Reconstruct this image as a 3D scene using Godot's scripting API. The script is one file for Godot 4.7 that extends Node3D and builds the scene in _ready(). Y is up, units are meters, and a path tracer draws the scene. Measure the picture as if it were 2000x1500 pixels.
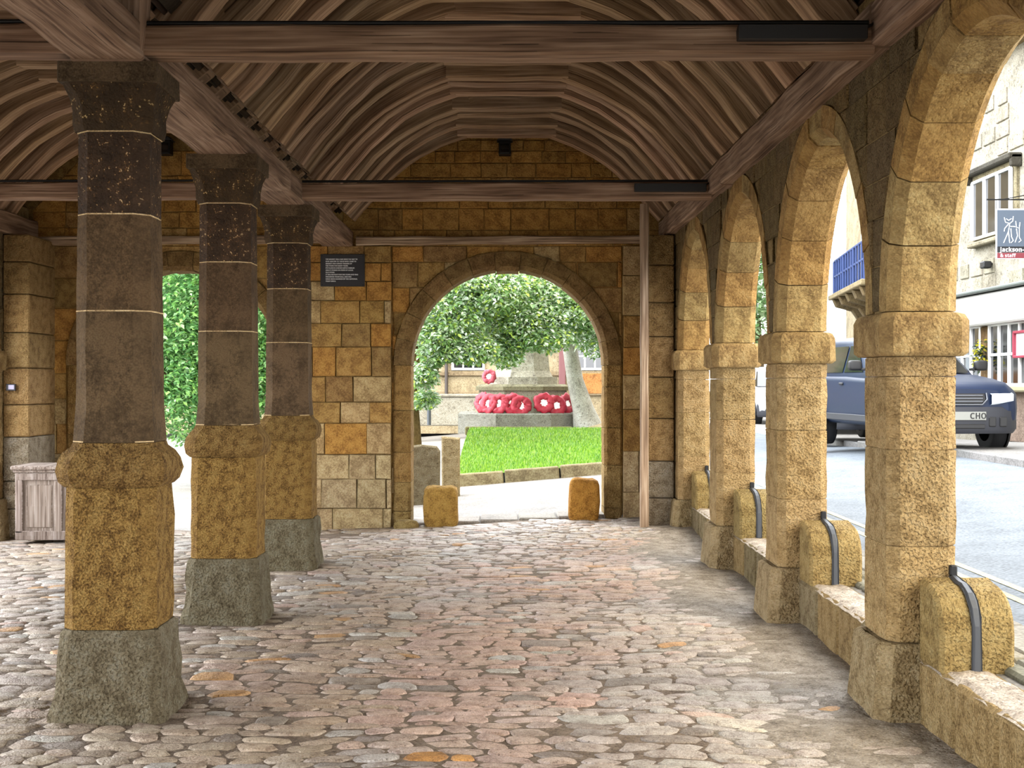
extends Node3D
# Open-sided stone market hall with timber roof, seen along its right-hand aisle. x is right, y up, the hall runs towards -z ("D" below is the distance -z).
const F_PX := 2600.0            # focal length in pixels of a 2000 x 1500 frame
const XR_IN := 1.75             # inner and outer face of the arcaded wall beside the street
const XR_OUT := 2.07
const XL_IN := -5.13            # the same of the opposite arcaded wall
const XL_OUT := -5.45
const PITCH := 2.45             # spacing of piers and columns
const PIER0 := 6.28             # distance of the first pier in view
const D_END := 14.4             # end wall with the two arches
const D_BACK := -2.3            # end wall behind the camera
const SPRING := 1.87
const X_COL := -1.81

var rng := RandomNumberGenerator.new()
var M := {}
var fn := FastNoiseLite.new()
var taken := {}


# ---------------------------------------------------------------- mesh builder
class MB:
	var v := PackedVector3Array()
	var n := PackedVector3Array()
	var c := PackedColorArray()
	var t := PackedVector2Array()
	var col := Color.WHITE
	var xf := Transform3D()

	func put(p: Vector3, nn: Vector3, uv := Vector2.ZERO) -> void:
		v.append(xf * p)
		n.append((xf.basis * nn).normalized())
		c.append(col)
		t.append(uv)

	func tri_n(a, b, d, na, nb, nd, ua := Vector2.ZERO, ub := Vector2.ZERO, ud := Vector2.ZERO) -> void:
		put(a, na, ua); put(d, nd, ud); put(b, nb, ub)

	func tri(a: Vector3, b: Vector3, d: Vector3, ua := Vector2.ZERO, ub := Vector2.ZERO, ud := Vector2.ZERO) -> void:
		var k := (b - a).cross(d - a)
		if k.length_squared() < 1e-16:
			return
		k = k.normalized()
		tri_n(a, b, d, k, k, k, ua, ub, ud)

	func quad(a, b, d, e, ua := Vector2.ZERO, ub := Vector2(1, 0), ud := Vector2(1, 1), ue := Vector2(0, 1)) -> void:
		tri(a, b, d, ua, ub, ud)
		tri(a, d, e, ua, ud, ue)

	# counter-clockwise polygon in xy, extruded from z0 to z1; bevels b0 and b1 at the ends
	func prism(poly: PackedVector2Array, z0: float, z1: float, b1 := 0.0, b0 := 0.0, back := true) -> void:
		var area := 0.0
		for i in poly.size():
			area += poly[i].cross(poly[(i + 1) % poly.size()])
		if area < 0:
			poly.reverse()
		var rings := []
		if b0 > 0:
			rings.append([inset(poly, b0), z0])
			rings.append([poly, z0 + b0])
		else:
			rings.append([poly, z0])
		if b1 > 0:
			rings.append([poly, z1 - b1])
			rings.append([inset(poly, b1), z1])
		else:
			rings.append([poly, z1])
		for r in rings.size() - 1:
			var p0: PackedVector2Array = rings[r][0]
			var p1: PackedVector2Array = rings[r + 1][0]
			var s := 0.0
			for i in poly.size():
				var j := (i + 1) % poly.size()
				var l := poly[i].distance_to(poly[j])
				var za: float = rings[r][1]
				var zb: float = rings[r + 1][1]
				quad(Vector3(p0[i].x, p0[i].y, za), Vector3(p0[j].x, p0[j].y, za), Vector3(p1[j].x, p1[j].y, zb), Vector3(p1[i].x, p1[i].y, zb), Vector2(s, za), Vector2(s + l, za), Vector2(s + l, zb), Vector2(s, zb))
				s += l
		cap(rings[rings.size() - 1][0], rings[rings.size() - 1][1], true)
		if back:
			cap(rings[0][0], rings[0][1], false)

	func cap(p: PackedVector2Array, z: float, up: bool) -> void:
		var ids := Geometry2D.triangulate_polygon(p)
		for k in range(0, ids.size(), 3):
			var a := p[ids[k]]
			var b := p[ids[k + 1]]
			var d := p[ids[k + 2]]
			if ((b - a).cross(d - a) > 0) != up:
				var m := b; b = d; d = m
			tri(Vector3(a.x, a.y, z), Vector3(b.x, b.y, z), Vector3(d.x, d.y, z), a, b, d)

	static func inset(p: PackedVector2Array, by: float) -> PackedVector2Array:
		var out := PackedVector2Array()
		var k := p.size()
		for i in k:
			var a := (p[i] - p[(i + k - 1) % k]).normalized()
			var b := (p[(i + 1) % k] - p[i]).normalized()
			var na := Vector2(-a.y, a.x)
			var nb := Vector2(-b.y, b.x)
			var m := na + nb
			var l := m.length()
			if l < 0.2:
				out.append(p[i] + na * by)
			else:
				m /= l
				out.append(p[i] + m * by / maxf(m.dot(na), 0.4))
		return out

	func box(at: Vector3, size: Vector3, bevel := 0.0) -> void:
		var h := size / 2
		var keep := xf
		xf = xf * Transform3D(Basis(), at)
		var b := minf(bevel, minf(h.x, minf(h.y, h.z)) * 0.6)
		if b > 0:
			prism(PackedVector2Array([Vector2(-h.x + b, -h.y), Vector2(h.x - b, -h.y), Vector2(h.x, -h.y + b), Vector2(h.x, h.y - b), Vector2(h.x - b, h.y), Vector2(-h.x + b, h.y), Vector2(-h.x, h.y - b), Vector2(-h.x, -h.y + b)]), -h.z, h.z, b, b)
		else:
			prism(PackedVector2Array([Vector2(-h.x, -h.y), Vector2(h.x, -h.y), Vector2(h.x, h.y), Vector2(-h.x, h.y)]), -h.z, h.z)
		xf = keep

	# grid of points, smooth; wrap joins last column to first
	func grid(g: Array, flip := false, wrap := false) -> void:
		var rows := g.size()
		var cols: int = g[0].size()
		var nn := []
		for r in rows:
			var line := PackedVector3Array()
			for k in cols:
				var l: Vector3 = g[r][(k + cols - 1) % cols if wrap else maxi(k - 1, 0)]
				var h: Vector3 = g[r][(k + 1) % cols if wrap else mini(k + 1, cols - 1)]
				var d: Vector3 = g[maxi(r - 1, 0)][k]
				var u: Vector3 = g[mini(r + 1, rows - 1)][k]
				var q := (h - l).cross(u - d)
				line.append(q.normalized() * (-1.0 if flip else 1.0) if q.length_squared() > 1e-18 else Vector3.UP)
			nn.append(line)
		var sv := PackedFloat32Array([0.0])
		for r in range(1, rows):
			sv.append(sv[r - 1] + (g[r][0] as Vector3).distance_to(g[r - 1][0]))
		var su := PackedFloat32Array([0.0])
		for k in range(1, cols + 1):
			su.append(su[k - 1] + (g[0][k % cols] as Vector3).distance_to(g[0][k - 1]))
		for r in rows - 1:
			for k in (cols if wrap else cols - 1):
				var j := (k + 1) % cols
				var ua := Vector2(su[k], sv[r])
				var ub := Vector2(su[k + 1], sv[r])
				var ud := Vector2(su[k + 1], sv[r + 1])
				var ue := Vector2(su[k], sv[r + 1])
				if flip:
					tri_n(g[r][k], g[r + 1][j], g[r][j], nn[r][k], nn[r + 1][j], nn[r][j], ua, ud, ub)
					tri_n(g[r][k], g[r + 1][k], g[r + 1][j], nn[r][k], nn[r + 1][k], nn[r + 1][j], ua, ue, ud)
				else:
					tri_n(g[r][k], g[r][j], g[r + 1][j], nn[r][k], nn[r][j], nn[r + 1][j], ua, ub, ud)
					tri_n(g[r][k], g[r + 1][j], g[r + 1][k], nn[r][k], nn[r + 1][j], nn[r + 1][k], ua, ud, ue)

	# closed rings (counter-clockwise seen from the end they run towards) joined flat, with caps
	func loft(rings: Array, caps := true) -> void:
		var k: int = rings[0].size()
		var s := 0.0
		var edge := PackedFloat32Array()
		for i in k:
			edge.append((rings[0][i] as Vector3).distance_to(rings[0][(i + 1) % k]))
		for r in rings.size() - 1:
			var l: float = (rings[r][0] as Vector3).distance_to(rings[r + 1][0])
			var w := 0.0
			for i in k:
				var j := (i + 1) % k
				var e := edge[i]
				quad(rings[r][i], rings[r][j], rings[r + 1][j], rings[r + 1][i], Vector2(w, s), Vector2(w + e, s), Vector2(w + e, s + l), Vector2(w, s + l))
				w += e
			s += l
		if caps:
			fan(rings[0], true)
			fan(rings[rings.size() - 1], false)

	func fan(ring: PackedVector3Array, flip: bool) -> void:
		var m := Vector3.ZERO
		for p in ring:
			m += p
		m /= ring.size()
		for i in ring.size():
			var a := ring[i]
			var b := ring[(i + 1) % ring.size()]
			if flip:
				tri(m, b, a, Vector2(0, 0), Vector2(0.05, 0), Vector2(0.05, 0.05))
			else:
				tri(m, a, b, Vector2(0, 0), Vector2(0.05, 0), Vector2(0.05, 0.05))

	func tube(path: PackedVector3Array, radius, sides := 8, closed_ends := true) -> void:
		var rings := []
		var side := Vector3.ZERO
		for i in path.size():
			var d := (path[mini(i + 1, path.size() - 1)] - path[maxi(i - 1, 0)]).normalized()
			if side == Vector3.ZERO:
				side = d.cross(Vector3.UP if absf(d.y) < 0.9 else Vector3.RIGHT).normalized()
			side = (side - d * side.dot(d)).normalized()
			var up := side.cross(d)
			var rad: float = radius[i] if radius is Array or radius is PackedFloat32Array else radius
			var ring := PackedVector3Array()
			for k in sides:
				var a := TAU * k / sides
				ring.append(path[i] + (side * cos(a) - up * sin(a)) * rad)
			rings.append(ring)
		grid(rings, true, true)
		if closed_ends:
			fan(rings[0], false)
			fan(rings[rings.size() - 1], true)

	# profile of (radius, y) turned round the y axis
	func lathe(profile: PackedVector2Array, sides := 16) -> void:
		var g := []
		for p in profile:
			var ring := PackedVector3Array()
			for k in sides:
				var a := -TAU * k / sides
				ring.append(Vector3(cos(a) * p.x, p.y, sin(a) * p.x))
			g.append(ring)
		grid(g, false, true)

	func mesh() -> ArrayMesh:
		var a := []
		a.resize(Mesh.ARRAY_MAX)
		a[Mesh.ARRAY_VERTEX] = v
		a[Mesh.ARRAY_NORMAL] = n
		a[Mesh.ARRAY_COLOR] = c
		a[Mesh.ARRAY_TEX_UV] = t
		var m := ArrayMesh.new()
		m.add_surface_from_arrays(Mesh.PRIMITIVE_TRIANGLES, a)
		return m


# ---------------------------------------------------------------- scene helpers
func numbered(called: String) -> String:
	taken[called] = taken.get(called, 0) + 1
	return called if taken[called] == 1 else "%s_%03d" % [called, taken[called] - 1]


func tag(o: Node, label: String, category := "", group := "", kind := "") -> void:
	if label: o.set_meta("label", label)
	if category: o.set_meta("category", category)
	if group: o.set_meta("group", group)
	if kind: o.set_meta("kind", kind)


func thing(called: String, label: String, category: String, at := Vector3.ZERO, turn := 0.0, group := "") -> Node3D:
	var o := Node3D.new()
	o.name = numbered(called)
	add_child(o)
	o.position = at
	o.rotation.y = turn
	tag(o, label, category, group)
	return o


func struct(called: String, label: String, category: String) -> Node3D:
	var o := thing(called, label, category)
	o.set_meta("kind", "structure")
	return o


func sub(called: String, parent: Node, at := Vector3.ZERO) -> Node3D:
	var o := Node3D.new()
	o.name = called
	parent.add_child(o, true)
	o.position = at
	return o


func obj(called: String, b: MB, m: Material, parent: Node, at := Vector3.ZERO) -> MeshInstance3D:
	var o := MeshInstance3D.new()
	o.name = called
	o.mesh = b.mesh()
	o.set_surface_override_material(0, m)
	parent.add_child(o, true)
	o.position = at
	return o


func lin(r: float, g: float, b: float) -> Color:     # 0-255 sRGB to linear, for vertex colours
	return Color(r / 255.0, g / 255.0, b / 255.0).srgb_to_linear()


func vary(c: Color, by: float) -> Color:
	var k := 1.0 + rng.randf_range(-by, by)
	return Color(c.r * k * (1 + rng.randf_range(-by, by) * 0.25), c.g * k, c.b * k * (1 + rng.randf_range(-by, by) * 0.4))


func words(parent: Node, called: String, text: String, high: float, m: Material, where: Transform3D, centred := false) -> MeshInstance3D:
	var t := TextMesh.new()
	var f := SystemFont.new()
	f.font_names = PackedStringArray(["Droid Sans"])
	f.font_weight = 700
	t.font = f
	t.text = text
	t.font_size = 40
	t.pixel_size = high / 40.0
	t.depth = 0.003
	t.horizontal_alignment = HORIZONTAL_ALIGNMENT_CENTER if centred else HORIZONTAL_ALIGNMENT_LEFT
	var o := MeshInstance3D.new()
	o.name = called
	o.mesh = t
	o.set_surface_override_material(0, m)
	parent.add_child(o, true)
	o.transform = where
	return o


# ---------------------------------------------------------------- textures and materials
func noise_bytes(w: int, h: int, freq: float, kind: int, octaves: int, sd: int) -> PackedByteArray:
	var f := FastNoiseLite.new()
	f.seed = sd
	f.frequency = freq
	f.noise_type = kind
	f.fractal_type = FastNoiseLite.FRACTAL_FBM if octaves > 1 else FastNoiseLite.FRACTAL_NONE
	f.fractal_octaves = octaves
	if kind == FastNoiseLite.TYPE_CELLULAR:
		f.cellular_return_type = FastNoiseLite.RETURN_DISTANCE
	var im := f.get_seamless_image(w, h)
	im.convert(Image.FORMAT_L8)
	return im.get_data()


func mottle(size: int, sd: int, stops: Array, coarse := 0.008, speck := 0.35, speck_col := Color(0.35, 0.3, 0.25), fleck_col := Color(1, 1, 0.95)) -> ImageTexture:
	var a := noise_bytes(size, size, coarse, FastNoiseLite.TYPE_SIMPLEX_SMOOTH, 4, sd)
	var b := noise_bytes(size, size, 0.05, FastNoiseLite.TYPE_SIMPLEX_SMOOTH, 4, sd + 1)
	var e := noise_bytes(size, size, 0.14, FastNoiseLite.TYPE_SIMPLEX_SMOOTH, 2, sd + 2)
	var d := PackedByteArray()
	d.resize(size * size * 3)
	var table := []
	var g := Gradient.new()
	g.offsets = PackedFloat32Array(stops.map(func(s): return s[0]))
	g.colors = PackedColorArray(stops.map(func(s): return s[1]))
	for i in 256:
		table.append(g.sample(i / 255.0))
	for i in size * size:
		var q := int(a[i] * 0.55 + b[i] * 0.45)
		var k: Color = table[q]
		var f := 0.82 + 0.36 * (e[i] / 255.0)
		if b[i] * 0.5 + e[i] * 0.5 < 255 * speck * 0.8:
			k = k.lerp(speck_col, 0.7)
		elif b[i] * 0.4 + e[i] * 0.6 > 255 * 0.78:
			k = k.lerp(fleck_col, 0.6)
		d[i * 3] = clampi(int(k.r * f * 255), 0, 255)
		d[i * 3 + 1] = clampi(int(k.g * f * 255), 0, 255)
		d[i * 3 + 2] = clampi(int(k.b * f * 255), 0, 255)
	return ImageTexture.create_from_image(Image.create_from_data(size, size, false, Image.FORMAT_RGB8, d))


# soot-dark stone with scattered chips of pale limewash
func flakes() -> ImageTexture:
	var size := 768
	var a := noise_bytes(size, size, 0.012, FastNoiseLite.TYPE_SIMPLEX_SMOOTH, 4, 401)
	var b := noise_bytes(size, size, 0.045, FastNoiseLite.TYPE_SIMPLEX_SMOOTH, 4, 402)
	var e := noise_bytes(size, size, 0.12, FastNoiseLite.TYPE_SIMPLEX_SMOOTH, 2, 403)
	var d := PackedByteArray()
	d.resize(size * size * 3)
	for i in size * size:
		var q := a[i] / 255.0
		var k := Color(0.22, 0.19, 0.16).lerp(Color(0.36, 0.3, 0.24), q) * (0.85 + 0.3 * e[i] / 255.0)
		if b[i] * 0.7 + e[i] * 0.3 > 255 * (0.88 - 0.22 * q):
			k = Color(0.9, 0.85, 0.7)
		elif b[i] * 0.7 + e[i] * 0.3 > 255 * (0.8 - 0.2 * q):
			k = k.lerp(Color(0.6, 0.46, 0.26), 0.6)
		d[i * 3] = clampi(int(k.r * 255), 0, 255)
		d[i * 3 + 1] = clampi(int(k.g * 255), 0, 255)
		d[i * 3 + 2] = clampi(int(k.b * 255), 0, 255)
	return ImageTexture.create_from_image(Image.create_from_data(size, size, false, Image.FORMAT_RGB8, d))


func bump(size: int, sd: int, coarse: float, pits: float) -> ImageTexture:
	var a := noise_bytes(size, size, coarse, FastNoiseLite.TYPE_SIMPLEX_SMOOTH, 5, sd)
	var b := noise_bytes(size, size, 0.09, FastNoiseLite.TYPE_SIMPLEX_SMOOTH, 3, sd + 5)
	var d := PackedByteArray()
	d.resize(size * size)
	for i in size * size:
		var p := minf(b[i] / 255.0, 0.5) * 2.0
		d[i] = clampi(int(a[i] * (1 - pits) + 255 * p * pits), 0, 255)
	return ImageTexture.create_from_image(Image.create_from_data(size, size, false, Image.FORMAT_L8, d))


func wood_tex(sd: int, dark: Color, mid: Color, light: Color) -> ImageTexture:
	var w := 512
	var h := 512
	var streak := func(f, hh, o, s):
		var im := Image.create_from_data(w, hh, false, Image.FORMAT_L8, noise_bytes(w, hh, f, FastNoiseLite.TYPE_SIMPLEX_SMOOTH, o, s))
		im.resize(w, h, Image.INTERPOLATE_CUBIC)
		return im.get_data()
	var a: PackedByteArray = streak.call(0.05, 64, 4, sd)
	var b: PackedByteArray = streak.call(0.13, 16, 2, sd + 3)
	var e := noise_bytes(w, h, 0.008, FastNoiseLite.TYPE_SIMPLEX_SMOOTH, 4, sd + 7)
	var d := PackedByteArray()
	d.resize(w * h * 3)
	for i in w * h:
		var q := a[i] / 255.0 * 0.5 + b[i] / 255.0 * 0.2 + e[i] / 255.0 * 0.3
		var k: Color = dark.lerp(mid, clampf((q - 0.2) / 0.3, 0, 1)) if q < 0.5 else mid.lerp(light, clampf((q - 0.5) / 0.28, 0, 1))
		if b[i] < 40:
			k = k.darkened(0.35)
		d[i * 3] = int(k.r * 255)
		d[i * 3 + 1] = int(k.g * 255)
		d[i * 3 + 2] = int(k.b * 255)
	return ImageTexture.create_from_image(Image.create_from_data(w, h, false, Image.FORMAT_RGB8, d))


func tri_mat(tex: Texture2D, per_m: float, rough := 0.95, relief: Texture2D = null, depth := 1.0, tinted := true) -> StandardMaterial3D:
	var m := StandardMaterial3D.new()
	m.albedo_texture = tex
	m.roughness = rough
	m.metallic_specular = 0.3
	m.vertex_color_use_as_albedo = tinted
	m.uv1_triplanar = true
	m.uv1_world_triplanar = true
	m.uv1_triplanar_sharpness = 6.0
	m.uv1_scale = Vector3.ONE * per_m
	if relief:
		m.heightmap_enabled = true
		m.heightmap_texture = relief
		m.heightmap_scale = depth
	return m


func plain_mat(c: Color, rough := 0.8, metal := 0.0) -> StandardMaterial3D:
	var m := StandardMaterial3D.new()
	m.albedo_color = c
	m.roughness = rough
	m.metallic = metal
	m.vertex_color_use_as_albedo = true
	return m


func make_materials() -> void:
	var st := mottle(768, 11, [[0.0, Color(0.6, 0.54, 0.46)], [0.35, Color(0.78, 0.72, 0.62)], [0.55, Color(0.92, 0.87, 0.76)], [0.75, Color(1, 0.96, 0.87)], [1.0, Color(0.92, 0.92, 0.89)]], 0.008, 0.24, Color(0.5, 0.44, 0.36))
	var st_rough := mottle(768, 41, [[0.0, Color(0.6, 0.55, 0.46)], [0.3, Color(0.77, 0.71, 0.6)], [0.5, Color(0.92, 0.87, 0.76)], [0.7, Color(1, 0.95, 0.86)], [1.0, Color(0.92, 0.9, 0.87)]], 0.01, 0.27, Color(0.42, 0.35, 0.24), Color(1, 0.98, 0.88))
	var relief := bump(512, 21, 0.02, 0.35)
	var relief_pits := bump(512, 61, 0.03, 0.65)
	M.stone = tri_mat(st, 0.9, 0.95, relief, 1.5)
	M.stone_rough = tri_mat(st_rough, 1.1, 0.95, relief_pits, 2.0)
	var flaky := mottle(768, 71, [[0.0, Color(0.55, 0.5, 0.45)], [0.4, Color(0.8, 0.76, 0.7)], [0.6, Color(0.95, 0.9, 0.84)], [1.0, Color(1, 0.95, 0.88)]], 0.006, 0.24, Color(0.5, 0.44, 0.38))
	M.stone_lichen = tri_mat(mottle(768, 511, [[0.0, Color(0.5, 0.44, 0.35)], [0.35, Color(0.7, 0.63, 0.5)], [0.5, Color(0.9, 0.84, 0.69)], [0.7, Color(1, 0.95, 0.82)], [1.0, Color(0.85, 0.8, 0.74)]], 0.009, 0.31, Color(0.44, 0.37, 0.27), Color(1, 0.98, 0.88)), 1.6, 0.95, relief_pits, 2.2)
	M.stone_dark = tri_mat(flaky, 0.8, 0.9, relief, 1.2)
	M.stone_flaky = tri_mat(flakes(), 0.9, 0.9, relief_pits, 1.2)
	M.stone_smooth = tri_mat(st, 0.7, 0.85, relief, 0.8)
	M.cobble = tri_mat(mottle(512, 91, [[0.0, Color(0.6, 0.55, 0.52)], [0.5, Color(0.86, 0.84, 0.82)], [1.0, Color(1, 1, 1)]], 0.01, 0.28), 1.4, 0.62, relief, 1.0)
	M.cobble.metallic_specular = 0.45
	M.dirt = tri_mat(mottle(512, 131, [[0.0, Color(0.5, 0.46, 0.42)], [0.5, Color(0.8, 0.77, 0.73)], [1.0, Color(1, 0.98, 0.96)]], 0.01, 0.3), 1.1, 0.8, relief, 1.5)
	M.paving = tri_mat(mottle(512, 171, [[0.0, Color(0.74, 0.74, 0.74)], [0.5, Color(0.9, 0.9, 0.9)], [1.0, Color(1, 1, 1)]], 0.006, 0.2), 0.45, 0.85, relief, 0.8)
	M.render = tri_mat(mottle(512, 211, [[0.0, Color(0.6, 0.58, 0.54)], [0.5, Color(0.88, 0.86, 0.8)], [1.0, Color(1, 1, 0.97)]], 0.008, 0.3), 0.4, 0.9, relief, 0.8)
	M.wood = StandardMaterial3D.new()
	M.wood.albedo_texture = wood_tex(301, Color(0.52, 0.46, 0.41), Color(0.76, 0.7, 0.64), Color(0.96, 0.93, 0.89))
	M.wood.vertex_color_use_as_albedo = true
	M.wood.roughness = 0.85
	M.wood.metallic_specular = 0.3
	M.wood.uv1_scale = Vector3(1.1, 0.3, 1)
	M.wood.heightmap_enabled = true
	M.wood.heightmap_texture = M.wood.albedo_texture
	M.wood.heightmap_scale = 0.6
	M.lead = plain_mat(Color(0.24, 0.25, 0.265), 0.55, 0.2)
	M.iron = plain_mat(Color(0.06, 0.055, 0.05), 0.5, 0.4)
	M.black = plain_mat(Color(0.05, 0.045, 0.045), 0.55)
	M.white = plain_mat(Color(0.93, 0.93, 0.92), 0.6)
	M.paint = plain_mat(Color(1, 1, 1), 0.55)
	M.mortar = tri_mat(st, 1.5, 1.0, relief, 1.0)
	M.leaf = StandardMaterial3D.new()
	M.leaf.albedo_color = Color.WHITE
	M.leaf.vertex_color_use_as_albedo = true
	M.leaf.roughness = 0.35
	M.leaf.metallic_specular = 0.5
	M.leaf.backlight_enabled = true
	M.leaf.backlight = Color(0.9, 0.9, 0.9)
	M.leaf.cull_mode = BaseMaterial3D.CULL_DISABLED
	M.bark = tri_mat(st_rough, 1.5, 0.95, relief_pits, 3.0)
	M.grass = tri_mat(mottle(512, 251, [[0.0, Color(0.6, 0.66, 0.5)], [0.5, Color(0.85, 0.9, 0.7)], [1.0, Color(1, 1, 0.85)]], 0.01, 0.25), 0.5, 0.9, relief_pits, 3.0)
	M.glass = plain_mat(Color(0.07, 0.08, 0.09), 0.08)
	M.glass.metallic_specular = 0.6
	M.pane = StandardMaterial3D.new()
	M.pane.albedo_color = Color(0.8, 0.9, 0.9, 0.15)
	M.pane.transparency = BaseMaterial3D.TRANSPARENCY_ALPHA
	M.pane.roughness = 0.04
	M.chrome = plain_mat(Color(0.8, 0.8, 0.82), 0.15, 1.0)
	M.rubber = plain_mat(Color(0.07, 0.07, 0.075), 0.75)
	M.alloy = plain_mat(Color(0.4, 0.41, 0.43), 0.4, 0.5)
	M.plastic = plain_mat(Color(0.12, 0.125, 0.15), 0.6)
	M.lamp_glass = plain_mat(Color(0.75, 0.78, 0.8), 0.08)
	M.car_blue = plain_mat(Color(0.07, 0.12, 0.21), 0.4)
	M.car_blue.metallic_specular = 0.35
	M.car_dark = plain_mat(Color(0.06, 0.1, 0.15), 0.38)
	M.car_dark.metallic_specular = 0.35
	M.car_silver = plain_mat(Color(0.72, 0.73, 0.74), 0.3, 0.3)
	M.car_white = plain_mat(Color(0.62, 0.62, 0.61), 0.3)


# ---------------------------------------------------------------- ground heights
func street_y(x: float, d: float) -> float:
	return lerpf(0.29, 0.58, smoothstep(2.1, 6.3, x)) - 0.03 * clampf(d - 18.7, 0, 8)


func out_y(x: float, d: float) -> float:      # pavement round the hall
	if x >= 2.1:
		return street_y(x, d)
	var k := smoothstep(13.0, 19.0, d)
	var near := clampf(0.028 + 0.043 * x, -0.07, 0.3)
	var far := clampf(0.11 + 0.085 * x, -0.12, 0.3)
	return lerpf(near, far, k)


func floor_y(x: float, d: float) -> float:
	var e := smoothstep(11.5, 14.4, d) * clampf(0.028 + 0.043 * x, -0.07, 0.09)
	return e + fn.get_noise_2d(x * 40, d * 40) * 0.022


func _ready() -> void:
	rng.seed = 7
	fn.seed = 5
	fn.frequency = 0.02
	# camera: level, eye 1.55 m above the cobbles, looking along the aisle
	var cam := Camera3D.new()
	cam.name = "camera"
	cam.fov = rad_to_deg(2.0 * atan(750.0 / F_PX))
	cam.position = Vector3(0, 1.55, 0)
	cam.rotation = Vector3(-4.0 / F_PX, -14.0 / F_PX, 0)
	cam.near = 0.05
	cam.far = 300
	add_child(cam)
	cam.current = true
	# bright overcast sky
	var sky := ProceduralSkyMaterial.new()
	sky.sky_top_color = Color(0.95, 0.97, 1.0)
	sky.sky_horizon_color = Color(0.99, 0.99, 1.0)
	sky.ground_bottom_color = Color(0.6, 0.6, 0.6)
	sky.ground_horizon_color = Color(0.9, 0.92, 0.95)
	sky.sky_energy_multiplier = 1.0
	var env := Environment.new()
	env.background_mode = Environment.BG_SKY
	env.sky = Sky.new()
	env.sky.sky_material = sky
	env.background_energy_multiplier = 1.0
	env.tonemap_mode = Environment.TONE_MAPPER_LINEAR
	env.tonemap_exposure = 11.4
	env.sdfgi_enabled = true
	env.ssao_enabled = true
	env.ssil_enabled = true
	var we := WorldEnvironment.new()
	we.name = "environment"
	we.environment = env
	add_child(we)
	# veiled sun high over the street
	var sun := DirectionalLight3D.new()
	sun.name = "sun"
	sun.light_color = Color(1.0, 0.95, 0.86)
	sun.light_energy = 0.12
	sun.light_angular_distance = 40.0
	sun.shadow_enabled = true
	sun.rotation_degrees = Vector3(-48, 58, 0)
	add_child(sun)

	make_materials()
	build_ground()
	build_floor()
	build_wall_right()
	build_wall_left()
	build_wall_back()
	build_wall_front()
	build_ceiling()
	build_columns()
	build_timbers()
	build_hall_things()
	build_street()
	build_green()


# ---------------------------------------------------------------- ground
func ground_sheet(b: MB, xs: Array, ds: Array, f: Callable) -> void:
	var g := []
	for d in ds:
		var line := PackedVector3Array()
		for x in xs:
			line.append(Vector3(x, f.call(x, d), -d))
		g.append(line)
	b.grid(g)


func steps(a: float, z: float, k: int) -> Array:
	var out := []
	for i in k + 1:
		out.append(lerpf(a, z, i / float(k)))
	return out


func build_ground() -> void:
	var o := struct("ground", "pale stone pavement round the market hall", "pavement")
	var b := MB.new()
	b.col = lin(140, 136, 130)
	ground_sheet(b, steps(-40, XL_OUT + 0.05, 8), steps(-25, 60, 40), func(x, d): return out_y(x, d) - 0.01)
	ground_sheet(b, steps(XL_OUT + 0.05, 2.1, 24), steps(D_END + 0.1, 60, 40), func(x, d): return out_y(x, d) - 0.005)
	ground_sheet(b, steps(XL_OUT + 0.05, 2.1, 8), steps(-25, D_BACK - 0.1, 8), func(x, d): return out_y(x, d) - 0.01)
	ground_sheet(b, steps(2.06, 2.62, 3), steps(-25, 60, 60), func(x, d): return street_y(x, d))
	ground_sheet(b, steps(6.15, 60, 20), steps(-25, 80, 60), func(x, d): return street_y(x, d) + 0.06)
	ground_sheet(b, steps(-40, 60, 4), steps(60, 120, 4), func(x, d): return street_y(maxf(x, 2.1), 40.0) - 0.02)
	obj("surface", b, M.paving, o)
	# threshold flags under the end arch, each laid singly
	for k in 6:
		var s := MB.new()
		s.col = vary(lin(150, 143, 132), 0.08)
		var x0 := -1.1 + k * 0.42
		s.box(Vector3(x0 + 0.2, clampf(0.028 + 0.043 * x0, -0.07, 0.09) + 0.012, -(D_END + 0.3)), Vector3(0.41, 0.07, 0.62), 0.012)
		obj("paving_slab", s, M.paving, o)
	for k in 15:       # flagstones along the street side of the hall
		var s := MB.new()
		s.col = vary(lin(136, 132, 124), 0.1)
		var d := 5.0 + k * 0.66
		s.box(Vector3(2.47, street_y(2.47, d) + 0.012, -d), Vector3(0.27, 0.05, 0.64), 0.01)
		obj("paving_slab", s, M.paving, o)
	for k in 60:       # small setts between wall and flagstones
		var s := MB.new()
		s.col = vary(lin(128, 124, 108), 0.15)
		var d := 5.0 + (k / 2) * 0.32 + (k % 2) * 0.1
		s.box(Vector3(2.2 + (k % 2) * 0.105, street_y(2.2, d) + 0.006, -d), Vector3(0.095, 0.05, 0.3), 0.015)
		obj("sett", s, M.paving, o)

	var road := struct("road", "grey asphalt street beside the market hall", "road")
	b = MB.new()
	b.col = lin(114, 119, 125)
	ground_sheet(b, steps(2.6, 6.15, 16), steps(-25, 80, 60), func(x, d): return street_y(x, d) - 0.025)
	obj("asphalt", b, M.paving, road)
	for x in [2.92, 3.06]:
		b = MB.new()
		b.col = lin(176, 170, 140)
		ground_sheet(b, [x, x + 0.055], steps(0, 40, 60), func(xx, d): return street_y(xx, d) - 0.021)
		obj("road_line", b, M.paving, road)
	for k in 26:
		b = MB.new()
		b.col = vary(lin(128, 126, 122), 0.08)
		var d := 4.0 + k * 0.92
		b.box(Vector3(6.12, street_y(6.12, d) + 0.01, -d), Vector3(0.13, 0.12, 0.9), 0.015)
		obj("kerb_stone", b, M.paving, road)


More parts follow.
